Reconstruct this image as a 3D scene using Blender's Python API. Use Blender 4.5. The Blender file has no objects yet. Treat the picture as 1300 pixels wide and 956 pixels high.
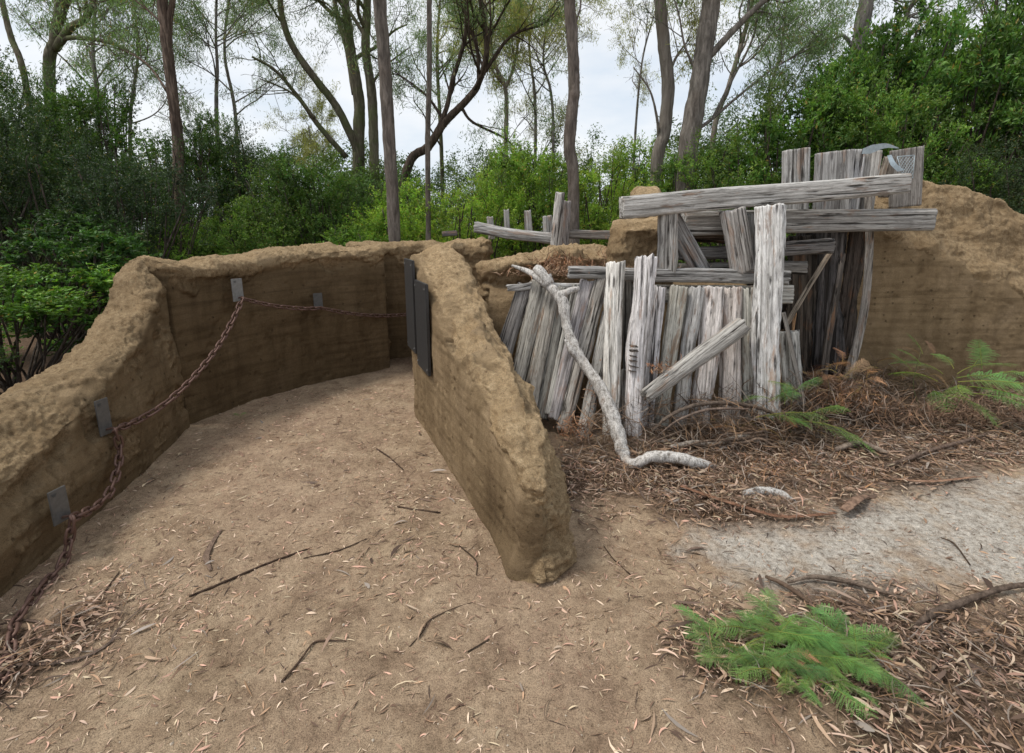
import bpy, math, random
import numpy as np
from mathutils import Vector, Matrix
random.seed(7); rng = np.random.default_rng(7)
sc = bpy.context.scene
COL = sc.collection
# ------------------------------------------------------------------ camera model (eye height, pitch)
F = 650.0; PIT = math.radians(12.4); EYE = 1.6
def ray(px, py):
    a = (px-650)/F; b = -(py-433)/F
    return (a, math.cos(PIT)+b*math.sin(PIT), -math.sin(PIT)+b*math.cos(PIT))
def at(px, py, Y):
    d = ray(px, py); t = Y/d[1]; return Vector((d[0]*t, Y, EYE+d[2]*t))
def g0(px, py, z=0.0):
    d = ray(px, py); t = (z-EYE)/d[2]; return Vector((d[0]*t, d[1]*t, z))
# ------------------------------------------------------------------ numpy gradient noise
_perm = rng.permutation(256); _perm = np.concatenate([_perm, _perm, _perm])
_grad = rng.normal(size=(256, 3)); _grad /= np.linalg.norm(_grad, axis=1)[:, None]
def noise3(p):
    p = np.asarray(p, float); i = np.floor(p).astype(int); f = p-i; i &= 255
    u = f*f*f*(f*(f*6-15)+10); r = 0
    for dx in (0, 1):
        for dy in (0, 1):
            for dz in (0, 1):
                h = _perm[_perm[_perm[(i[:, 0]+dx) & 255]+((i[:, 1]+dy) & 255)]+((i[:, 2]+dz) & 255)]
                gr = _grad[h & 255]
                d = gr[:, 0]*(f[:, 0]-dx)+gr[:, 1]*(f[:, 1]-dy)+gr[:, 2]*(f[:, 2]-dz)
                w = (u[:, 0] if dx else 1-u[:, 0])*(u[:, 1] if dy else 1-u[:, 1])*(u[:, 2] if dz else 1-u[:, 2])
                r = r+w*d
    return r*1.6
def fbm(p, s, o=4, g=0.5, seed=0.0):
    p = np.asarray(p, float)*s+seed; r = 0; a = 1
    for k in range(o):
        r = r+a*noise3(p); p = p*2.03+17.3; a *= g
    return r
def sstep(a, b, x):
    t = np.clip((x-a)/(b-a), 0, 1); return t*t*(3-2*t)
# ------------------------------------------------------------------ object helpers
def setp(o, label=None, cat=None, group=None, kind=None):
    if label: o['label'] = label
    if cat: o['category'] = cat
    if group: o['group'] = group
    if kind: o['kind'] = kind
    return o
def empty(name, loc, label, cat, group=None):
    o = bpy.data.objects.new(name, None); COL.objects.link(o); o.location = loc; o.empty_display_size = .1
    return setp(o, label, cat, group)
def np_mesh(name, V, Q, col=None, attr=None, smooth=False, mat=None):
    """V (n,3), Q (m,4) quads or (m,3) tris -> mesh datablock"""
    V = np.asarray(V, np.float32); Q = np.asarray(Q, np.int32); k = Q.shape[1]
    me = bpy.data.meshes.new(name)
    me.vertices.add(len(V)); me.vertices.foreach_set('co', V.ravel())
    me.loops.add(Q.size); me.loops.foreach_set('vertex_index', Q.ravel())
    me.polygons.add(len(Q))
    me.polygons.foreach_set('loop_start', np.arange(0, Q.size, k, dtype=np.int32))
    me.polygons.foreach_set('loop_total', np.full(len(Q), k, np.int32))
    me.polygons.foreach_set('use_smooth', np.full(len(Q), smooth))
    me.update(calc_edges=True)
    if col is not None:
        a = me.color_attributes.new('tint', 'FLOAT_COLOR', 'POINT')
        c = np.ones((len(V), 4), np.float32); c[:, :3] = col; a.data.foreach_set('color', c.ravel())
    if attr is not None:
        for nm, v in attr.items():
            a = me.attributes.new(nm, 'FLOAT', 'POINT'); a.data.foreach_set('value', np.asarray(v, np.float32))
    if mat: me.materials.append(mat)
    return me
def link(name, me, parent=None, loc=None, rot=None, color=None):
    o = bpy.data.objects.new(name, me); COL.objects.link(o)
    if parent: o.parent = parent
    if loc is not None: o.location = loc
    if rot is not None: o.rotation_euler = rot
    if color is not None: o.color = (*color, 1)
    return o
# ------------------------------------------------------------------ materials
class NT:
    def __init__(s, name):
        s.m = bpy.data.materials.new(name); s.m.use_nodes = True; s.t = s.m.node_tree; s.t.nodes.clear()
        s.out = s.n('ShaderNodeOutputMaterial')
    def n(s, ty, **k):
        x = s.t.nodes.new(ty)
        for a, b in k.items():
            if a.startswith('_'): setattr(x, a[1:], b)
            else: x.inputs[a.replace('__', ' ')].default_value = b
        return x
    def l(s, a, b): s.t.links.new(a, b)
    def noise(s, vec, scale, detail=4, rough=.55, dist=0):
        x = s.n('ShaderNodeTexNoise'); x.inputs['Scale'].default_value = scale; x.inputs['Detail'].default_value = detail
        x.inputs['Roughness'].default_value = rough; x.inputs['Distortion'].default_value = dist
        if vec: s.l(vec, x.inputs['Vector'])
        return x.outputs['Fac']
    def ramp(s, fac, stops):
        x = s.n('ShaderNodeValToRGB'); e = x.color_ramp.elements
        while len(e) < len(stops): e.new(.5)
        for q, (p, c) in zip(e, stops):
            q.position = p; q.color = (*c, 1) if len(c) == 3 else c
        s.l(fac, x.inputs['Fac']); return x.outputs['Color']
    def mix(s, fac, a, b, mode='MIX'):
        x = s.n('ShaderNodeMix', _data_type='RGBA', _blend_type=mode)
        for v, i in ((fac, 0), (a, 6), (b, 7)):
            if isinstance(v, (int, float)): x.inputs[i].default_value = v
            elif isinstance(v, tuple): x.inputs[i].default_value = (*v, 1)
            else: s.l(v, x.inputs[i])
        return x.outputs[2]
    def math(s, op, a, b=0.0, c=0.0, clamp=False):
        x = s.n('ShaderNodeMath', _operation=op, _use_clamp=clamp)
        for i, v in enumerate((a, b, c)):
            if isinstance(v, (int, float)): x.inputs[i].default_value = v
            else: s.l(v, x.inputs[i])
        return x.outputs[0]
    def bsdf(s, color, rough=.8, bump=None, dist=.01, strength=1.0, spec=.3, metal=0):
        b = s.n('ShaderNodeBsdfPrincipled'); b.inputs['Specular IOR Level'].default_value = spec; b.inputs['Metallic'].default_value = metal
        if isinstance(color, tuple): b.inputs['Base Color'].default_value = (*color, 1)
        else: s.l(color, b.inputs['Base Color'])
        if isinstance(rough, (int, float)): b.inputs['Roughness'].default_value = rough
        else: s.l(rough, b.inputs['Roughness'])
        if bump is not None:
            bp = s.n('ShaderNodeBump'); bp.inputs['Distance'].default_value = dist; bp.inputs['Strength'].default_value = strength
            s.l(bump, bp.inputs['Height']); s.l(bp.outputs[0], b.inputs['Normal'])
        s.l(b.outputs[0], s.out.inputs['Surface']); return b
def mapped(t, src, scale, off=None):
    mp = t.n('ShaderNodeMapping'); mp.inputs['Scale'].default_value = scale
    t.l(src, mp.inputs['Vector'])
    if off is not None: t.l(off, mp.inputs['Location'])
    return mp.outputs[0]
BW = [(.0, (0, 0, 0)), (1, (1, 1, 1))]
def mat_earth(name, lines=()):
    t = NT(name); tc = t.n('ShaderNodeTexCoord').outputs['Object']
    at_ = t.n('ShaderNodeAttribute', _attribute_name='rough').outputs['Fac']
    wt = t.n('ShaderNodeAttribute', _attribute_name='shade').outputs['Fac']
    n1 = t.noise(tc, 3.0, 6, .62); n2 = t.noise(tc, 30, 7, .75); n3 = t.noise(tc, 165, 5, .8)
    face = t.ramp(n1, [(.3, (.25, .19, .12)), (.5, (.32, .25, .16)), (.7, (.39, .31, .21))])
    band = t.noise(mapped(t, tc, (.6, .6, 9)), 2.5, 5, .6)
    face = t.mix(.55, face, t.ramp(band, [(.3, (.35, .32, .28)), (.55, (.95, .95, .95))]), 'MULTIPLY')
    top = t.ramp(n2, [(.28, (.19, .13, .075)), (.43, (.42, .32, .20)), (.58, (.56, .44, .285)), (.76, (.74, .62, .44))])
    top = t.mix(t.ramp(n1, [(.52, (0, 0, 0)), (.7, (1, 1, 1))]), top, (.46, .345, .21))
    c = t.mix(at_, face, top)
    # fine grain speckle
    c = t.mix(.75, c, t.ramp(n3, [(.32, (.30, .27, .25)), (.47, (.95, .95, .95)), (.68, (1.45, 1.42, 1.35))]), 'MULTIPLY')
    # air holes
    v = t.n('ShaderNodeTexVoronoi'); v.inputs['Scale'].default_value = 13; t.l(tc, v.inputs['Vector'])
    hole = t.ramp(t.math('ADD', v.outputs['Distance'], t.math('MULTIPLY', t.math('SUBTRACT', n2, .5), .4)), [(.07, (1, 1, 1)), (.13, (0, 0, 0))])
    hm = t.math('MULTIPLY', hole, t.ramp(t.noise(tc, 2.1, 3), [(.42, (.1, .1, .1)), (.6, (1, 1, 1))]))
    c = t.mix(t.math('MULTIPLY', hm, .4), c, (.07, .05, .03))
    stn = t.noise(mapped(t, tc, (1, 1, .18)), 7, 5, .65)
    c = t.mix(.5, c, t.ramp(stn, [(.35, (.55, .52, .48)), (.55, (1.05, 1.05, 1.05))]), 'MULTIPLY')
    c = t.mix(1.0, c, t.ramp(wt, [(0, (.38, .335, .29)), (1, (1.15, 1.085, 1.02))]), 'MULTIPLY')  # shade attribute: lit tops and shaded faces painted into the earth colour
    lh = None
    if lines:
        sx = t.n('ShaderNodeSeparateXYZ'); t.l(tc, sx.inputs[0])
        for z in lines:
            w = t.math('ADD', sx.outputs[2], t.math('MULTIPLY', t.math('SUBTRACT', t.noise(tc, 2.2, 3), .5), .06))
            q = t.math('ABSOLUTE', t.math('SUBTRACT', w, z))
            q = t.ramp(t.math('MULTIPLY', q, 100), [(.0, (1, 1, 1)), (.6, (0, 0, 0))])
            q = t.math('MULTIPLY', q, t.math('SUBTRACT', 1, at_, clamp=True))
            q = t.math('MULTIPLY', q, t.ramp(t.noise(tc, 6, 3), [(.4, (.1, .1, .1)), (.6, (1, 1, 1))]))
            lh = q if lh is None else t.math('MAXIMUM', lh, q)
        c = t.mix(t.math('MULTIPLY', lh, .65), c, (.05, .035, .02))
    amp = t.math('ADD', .25, t.math('MULTIPLY', at_, .9))
    h = t.math('MULTIPLY', t.math('ADD', t.math('MULTIPLY', n2, 1.0), t.math('MULTIPLY', n3, .55)), amp)
    h = t.math('SUBTRACT', h, t.math('MULTIPLY', hm, .5))
    t.bsdf(c, .95, h, .030, 1.0, .12)
    return t.m
def mat_ground():
    t = NT('ground_soil'); tc = t.n('ShaderNodeTexCoord').outputs['Object']
    ms = t.n('ShaderNodeAttribute', _attribute_name='sand').outputs['Fac']
    ml = t.n('ShaderNodeAttribute', _attribute_name='litter').outputs['Fac']
    n0 = t.noise(tc, .9, 5, .6); n1 = t.noise(tc, 5, 6, .65); n2 = t.noise(tc, 38, 6, .75); n3 = t.noise(tc, 230, 4, .75)
    c = t.ramp(n1, [(.3, (.18, .122, .078)), (.48, (.33, .242, .16)), (.7, (.47, .36, .245))])
    c = t.mix(t.ramp(n0, [(.35, (0, 0, 0)), (.65, (1, 1, 1))]), c, t.mix(.5, c, (.36, .25, .18)))
    sand = t.ramp(n2, [(.3, (.27, .235, .195)), (.5, (.46, .425, .375)), (.75, (.60, .565, .51))])
    c = t.mix(t.math('MULTIPLY', ms, .92), c, sand)
    c = t.mix(ml, c, t.ramp(n2, [(.3, (.04, .025, .016)), (.55, (.13, .083, .054)), (.75, (.26, .18, .12))]))
    c = t.mix(.8, c, t.ramp(n2, [(.3, (.5, .48, .46)), (.5, (1, 1, 1)), (.7, (1.2, 1.2, 1.2))]), 'MULTIPLY')
    c = t.mix(.85, c, t.ramp(n3, [(.34, (.30, .28, .25)), (.48, (1, 1, 1)), (.64, (1.5, 1.48, 1.45))]), 'MULTIPLY')
    h = t.math('ADD', t.math('MULTIPLY', n2, 1.0), t.math('MULTIPLY', n3, .5))
    t.bsdf(c, .95, h, .014, 1.0, .15)
    return t.m
def mat_wood(name, light, mid, dark, brown=.35, crack=.42, pits=1.0, zk=1.0):
    t = NT(name); tc = t.n('ShaderNodeTexCoord').outputs['Object']; oi = t.n('ShaderNodeObjectInfo')
    cb = t.n('ShaderNodeCombineXYZ')
    for i, m in enumerate((37.0, 91.0, 13.0)): t.l(t.math('MULTIPLY', oi.outputs['Random'], m), cb.inputs[i])
    s1 = mapped(t, tc, (1, 1, .022*zk), cb.outputs[0]); s2 = mapped(t, tc, (1, 1, .08*zk), cb.outputs[0]); s0 = mapped(t, tc, (1, 1, 1), cb.outputs[0])
    g1 = t.noise(s1, 60, 7, .6, 0); g2 = t.noise(s2, 28, 5, .65, .4); g3 = t.noise(s1, 260, 4, .7)
    blot = t.noise(mapped(t, tc, (1, 1, .35), cb.outputs[0]), 9, 5, .6)
    c = t.ramp(g1, [(.34, dark), (.46, mid), (.60, light)])
    c = t.mix(.7, c, t.ramp(g3, [(.37, (.30, .29, .28)), (.5, (1, 1, 1)), (.66, (1.25, 1.25, 1.25))]), 'MULTIPLY')
    fl = t.noise(mapped(t, tc, (1, 1, min(1, .10*zk)), cb.outputs[0]), 150, 4, .75)
    c = t.mix(.6, c, t.ramp(fl, [(.36, (.35, .33, .31)), (.47, (1, 1, 1))]), 'MULTIPLY')
    c = t.mix(t.math('MULTIPLY', t.ramp(blot, [(.50, (0, 0, 0)), (.66, (1, 1, 1))]), .6), c, t.mix(.5, c, dark))
    bm = t.ramp(t.noise(mapped(t, tc, (1, 1, .22), cb.outputs[0]), 17, 5, .65), [(.56, (0, 0, 0)), (.64, (1, 1, 1))])
    c = t.mix(t.math('MULTIPLY', bm, brown), c, t.ramp(g2, [(.35, (.10, .055, .035)), (.6, (.36, .20, .11))]))
    cr = t.ramp(t.noise(mapped(t, tc, (1, 1, .03*zk), cb.outputs[0]), 26, 6, .62, 0), [(crack-.04, (1, 1, 1)), (crack, (0, 0, 0))])
    # eaten pits
    v = t.n('ShaderNodeTexVoronoi'); v.inputs['Scale'].default_value = 30; t.l(mapped(t, tc, (1, 1, .11), cb.outputs[0]), v.inputs['Vector'])
    pit = t.math('MULTIPLY', t.ramp(v.outputs['Distance'], [(.16, (1, 1, 1)), (.30, (0, 0, 0))]), t.ramp(t.noise(s0, 6, 3), [(.44, (0, 0, 0)), (.62, (1, 1, 1))]))
    dk = t.math('MAXIMUM', cr, t.math('MULTIPLY', pit, pits))
    c = t.mix(t.math('MULTIPLY', dk, .85), c, (.018, .014, .011))
    c = t.mix(1.0, c, oi.outputs['Color'], 'MULTIPLY')
    h = t.math('SUBTRACT', t.math('ADD', g1, t.math('MULTIPLY', g3, .35)), t.math('MULTIPLY', dk, 1.3))
    t.bsdf(c, .85, h, .009, 1.0, .2)
    return t.m
def mat_bark(name, a, b, zs=.25, scale=22, moss=0.0):
    t = NT(name); tc = t.n('ShaderNodeTexCoord').outputs['Object']; oi = t.n('ShaderNodeObjectInfo')
    n = t.noise(mapped(t, tc, (1, 1, zs)), scale, 7, .7, .5); n2 = t.noise(tc, 1.7, 4, .6)
    c = t.ramp(n, [(.3, tuple(x*.35 for x in a)), (.5, a), (.68, b)])
    c = t.mix(t.ramp(n2, [(.45, (0, 0, 0)), (.62, (1, 1, 1))]), c, t.mix(.2, c, (.16, .11, .08)))
    if moss: c = t.mix(t.math('MULTIPLY', t.ramp(t.noise(tc, 3.3, 4), [(.42, (0, 0, 0)), (.6, (1, 1, 1))]), moss), c, (.10, .13, .045))
    c = t.mix(1.0, c, oi.outputs['Color'], 'MULTIPLY')
    t.bsdf(c, .9, n, .03, 1.0, .15); return t.m
def mat_tint(name, rough=.6, trans=0.0, spec=.3):
    t = NT(name); a = t.n('ShaderNodeAttribute', _attribute_name='tint').outputs['Color']; oi = t.n('ShaderNodeObjectInfo')
    c = t.mix(1.0, a, oi.outputs['Color'], 'MULTIPLY')
    b = t.bsdf(c, rough, spec=spec)
    if trans:
        tr = t.n('ShaderNodeBsdfTranslucent'); t.l(t.mix(1.0, c, (1.3, 1.45, .6), 'MULTIPLY'), tr.inputs['Color'])
        mx = t.n('ShaderNodeMixShader'); mx.inputs[0].default_value = trans
        t.l(b.outputs[0], mx.inputs[1]); t.l(tr.outputs[0], mx.inputs[2]); t.l(mx.outputs[0], t.out.inputs['Surface'])
    return t.m
M_earth = mat_earth('rammed_earth'); M_earth_B = mat_earth('rammed_earth_with_form_line', (1.0,)); M_earth_E = mat_earth('rammed_earth_two_form_lines', (.98, 1.52))
M_ground = mat_ground()
M_wood = mat_wood('silver_weathered_wood', (.80, .79, .775), (.60, .59, .575), (.20, .19, .175), .6, .39)
M_woodg = mat_wood('grey_weathered_wood', (.45, .44, .425), (.30, .29, .278), (.09, .084, .078), .4, .40)
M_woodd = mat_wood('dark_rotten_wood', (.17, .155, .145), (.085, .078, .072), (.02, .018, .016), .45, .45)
M_drift = mat_wood('bleached_branch_wood', (.70, .68, .66), (.52, .50, .48), (.22, .20, .18), .2, .31, .1, 14.0)
M_stick = mat_bark('dead_stick_bark', (.19, .155, .13), (.31, .26, .22), 1, 28)
M_bark_grey = mat_bark('eucalypt_bark_grey', (.185, .17, .155), (.33, .305, .28), .2, 20)
M_bark_brown = mat_bark('eucalypt_bark_brown', (.085, .068, .058), (.24, .20, .17), .12, 26)
M_bark_pale = mat_bark('eucalypt_bark_pale', (.30, .27, .24), (.44, .41, .37), .12, 14)
M_bark_moss = mat_bark('eucalypt_bark_mossy', (.12, .105, .075), (.22, .20, .15), .2, 18, .6)
M_leaf = mat_tint('leaf', .5, .3, .35)
M_litter = mat_tint('leaf_litter', .7, .0, .3)
M_fern = mat_tint('fern_green', .55, .3, .3)
def mat_plain(name, c, rough, metal=0, spec=.4, nz=0):
    t = NT(name); tc = t.n('ShaderNodeTexCoord').outputs['Object']
    n = t.noise(tc, 40, 5, .7); col = t.mix(.6, c, t.ramp(n, [(.3, (.55, .52, .5)), (.7, (1.2, 1.2, 1.2))]), 'MULTIPLY')
    t.bsdf(col, rough, n, .002, .6, spec, metal); return t.m
M_rust = mat_plain('rusted_iron', (.15, .088, .07), .55, .4)
M_plate = mat_plain('dull_steel_plate', (.27, .27, .265), .5, .4)
M_plate_shaded = mat_plain('shaded_steel_plate', (.13, .13, .128), .5, .4)  # same steel, darkened to paint in the shadow on the low plates
M_plaque = mat_plain('dark_slate_plaque', (.045, .045, .046), .42, .1)
M_ink = mat_plain('engraved_dark', (.08, .08, .08), .6)
M_blue = mat_plain('weathered_blue_metal', (.42, .50, .55), .5, .3)
# ------------------------------------------------------------------ world and sun (bright overcast)
w = bpy.data.worlds.new('World'); sc.world = w; w.use_nodes = True; nt = w.node_tree; nt.nodes.clear()
def wn(ty): return nt.nodes.new(ty)
SUN_EL = math.radians(60); SUN_ROT = math.radians(-100)
sky = wn('ShaderNodeTexSky'); sky.sky_type = 'NISHITA'; sky.sun_disc = False; sky.sun_elevation = SUN_EL; sky.sun_rotation = SUN_ROT
tcw = wn('ShaderNodeTexCoord'); mpw = wn('ShaderNodeMapping'); mpw.inputs['Scale'].default_value = (1, 1, 2.6); mpw.inputs['Location'].default_value = (.7, .2, .4)
nz = wn('ShaderNodeTexNoise'); nz.inputs['Scale'].default_value = 2.3; nz.inputs['Detail'].default_value = 7; nz.inputs['Roughness'].default_value = .55
nt.links.new(tcw.outputs['Generated'], mpw.inputs['Vector']); nt.links.new(mpw.outputs[0], nz.inputs['Vector'])
rp = wn('ShaderNodeValToRGB'); rp.color_ramp.elements[0].position = .36; rp.color_ramp.elements[0].color = (6.3, 7.1, 8.0, 1)
rp.color_ramp.elements[1].position = .56; rp.color_ramp.elements[1].color = (8.5, 8.65, 8.8, 1)
nt.links.new(nz.outputs['Fac'], rp.inputs['Fac'])
mxw = wn('ShaderNodeMix'); mxw.data_type = 'RGBA'; mxw.inputs[0].default_value = .86
nt.links.new(sky.outputs[0], mxw.inputs[6]); nt.links.new(rp.outputs[0], mxw.inputs[7])
bg = wn('ShaderNodeBackground'); bg.inputs['Strength'].default_value = .122; ow = wn('ShaderNodeOutputWorld')
nt.links.new(mxw.outputs[2], bg.inputs[0]); nt.links.new(bg.outputs[0], ow.inputs[0])
sl = bpy.data.lights.new('sun', 'SUN'); sl.energy = 2.9; sl.angle = math.radians(16); sl.color = (1, .95, .87)
so = bpy.data.objects.new('sun', sl); COL.objects.link(so)
sd = Vector((math.sin(SUN_ROT)*math.cos(SUN_EL), math.cos(SUN_ROT)*math.cos(SUN_EL), math.sin(SUN_EL)))
so.rotation_euler = sd.to_track_quat('Z', 'Y').to_euler(); so.location = (6, -8, 12)
# ------------------------------------------------------------------ camera
cd = bpy.data.cameras.new('camera'); cam = bpy.data.objects.new('camera', cd); COL.objects.link(cam); sc.camera = cam
cd.sensor_width = 36; cd.lens = 36*F/1300; cd.shift_y = -(478-433)/1300; cd.clip_start = .02; cd.clip_end = 800
cam.location = (0, 0, EYE); cam.rotation_euler = (math.pi/2-PIT, 0, 0)
sc.view_settings.view_transform = 'Standard'; sc.view_settings.look = 'None'; sc.view_settings.exposure = 0; sc.view_settings.gamma = 1
# ------------------------------------------------------------------ ground
def cap_mask(X, Y, caps):
    m = np.zeros_like(X)
    for (x0, y0), (x1, y1), r, s in caps:
        dx, dy = x1-x0, y1-y0; L = dx*dx+dy*dy+1e-9
        t = np.clip(((X-x0)*dx+(Y-y0)*dy)/L, 0, 1)
        d = np.hypot(X-x0-t*dx, Y-y0-t*dy); m = np.maximum(m, sstep(r+s, r-s, d))
    return m
def gp(px, py): v = g0(px, py); return (v.x, v.y)
SAND = [(gp(1140, 705), gp(1330, 722), .16, .24), (gp(985, 700), gp(1310, 675), .27, .26), (gp(1300, 655), (4.6, 2.6), .5, .3), (gp(1120, 680), gp(1330, 625), .26, .2), ((4.6, 2.6), (12, 2.2), .9, .3), (gp(900, 700), gp(1010, 695), .03, .22)]
LIT = [(gp(740, 600), gp(900, 590), .35, .25), (gp(900, 590), gp(1100, 570), .55, .25), (gp(1100, 560), gp(1340, 540), .5, .2), (gp(1050, 775), gp(1400, 805), .12, .2), (gp(1120, 860), gp(1400, 860), .35, .2),
       (gp(-20, 870), gp(90, 800), .14, .14), ((5, 4.4), (14, 4.2), .8, .3), (gp(930, 830), gp(1120, 820), .2, .15), (gp(860, 640), gp(1010, 650), .16, .15)]
SPARSE = [(gp(500, 640), gp(545, 690), .2, .22), (gp(540, 640), gp(470, 720), .15, .2), (gp(900, 740), gp(1300, 720), .3, .3), (gp(860, 650), gp(960, 660), .3, .3), (gp(0, 800), gp(200, 780), .3, .3)]
INT = [((-1.9, 4.8), (-1.0, 2.0), .9, .6), ((-1.0, 2.0), (1.2, .5), 1.1, .5)]   # trodden floor between the walls
def gh(X, Y):
    X = np.asarray(X, float); Y = np.asarray(Y, float)
    P = np.stack([X, Y, np.zeros_like(X)], -1).reshape(-1, 3)
    h = fbm(P, .8, 3)*.02+fbm(P, 4.5, 4, .5, 5.)*.011+fbm(P, 22, 3, .5, 9.)*.0045
    h = h.reshape(X.shape)
    h += .11*cap_mask(X, Y, [(gp(800, 560), gp(1080, 525), .15, .35), (gp(1080, 520), gp(1300, 510), .1, .35)])
    h -= .02*cap_mask(X, Y, SAND)
    h += sstep(6.5, 9, Y)*0.02
    return h
def axis_pts(lo, hi, a, b, step, grow=1.16):
    c = list(np.arange(a, b+1e-6, step)); s = step
    while c[-1] < hi: s *= grow; c.append(c[-1]+s)
    s = step
    while c[0] > lo: s *= grow; c.insert(0, c[0]-s)
    return np.array(c)
gx = axis_pts(-260, 260, -2.6, 4.8, .0135); gy = axis_pts(-60, 420, 1.0, 4.8, .0125)
GX, GY = np.meshgrid(gx, gy)
GZ = gh(GX, GY)
P2 = np.stack([GX.ravel(), GY.ravel(), np.zeros(GX.size)], -1)
n_ = fbm(P2, 2.2, 4, .6, 3.).reshape(GX.shape)
n5_ = fbm(P2, 9, 4, .65, 13.).reshape(GX.shape)
sandm = np.clip((cap_mask(GX, GY, SAND)+(n_*.5+n5_*.45)*(cap_mask(GX, GY, SAND) > .01)), 0, 1)
litm = np.clip(cap_mask(GX, GY, LIT)+(n_*.5+n5_*.3)*(cap_mask(GX, GY, LIT) > .02), 0, 1)
inside = cap_mask(GX, GY, INT+[((.2, 2.5), (1.0, 2.3), .5, .4), ((-2.0, 5.0), (-1.5, 5.6), .3, .3), ((-.3, 3.0), (-1.2, 4.2), .4, .3)])
forest = np.clip(sstep(4.9, 6.2, GY)+sstep(-2.9, -3.6, GX)+sstep(.5, -.6, GY)*sstep(1, 3, np.abs(GX)), 0, 1)
litm = np.maximum(litm, forest*(1-inside)*.9)
nx, ny = len(gx), len(gy)
idx = np.arange(nx*ny).reshape(ny, nx)
Q = np.stack([idx[:-1, :-1], idx[:-1, 1:], idx[1:, 1:], idx[1:, :-1]], -1).reshape(-1, 4)
gm = np_mesh('ground', np.stack([GX, GY, GZ], -1).reshape(-1, 3), Q, attr={'sand': sandm.ravel(), 'litter': litm.ravel()}, smooth=True, mat=M_ground)
setp(link('ground', gm), 'sandy brown trodden ground with pale grey sand track and brown litter', None, kind='structure')
def ghs(x, y): return float(gh(np.array([x]), np.array([y]))[0])
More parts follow.
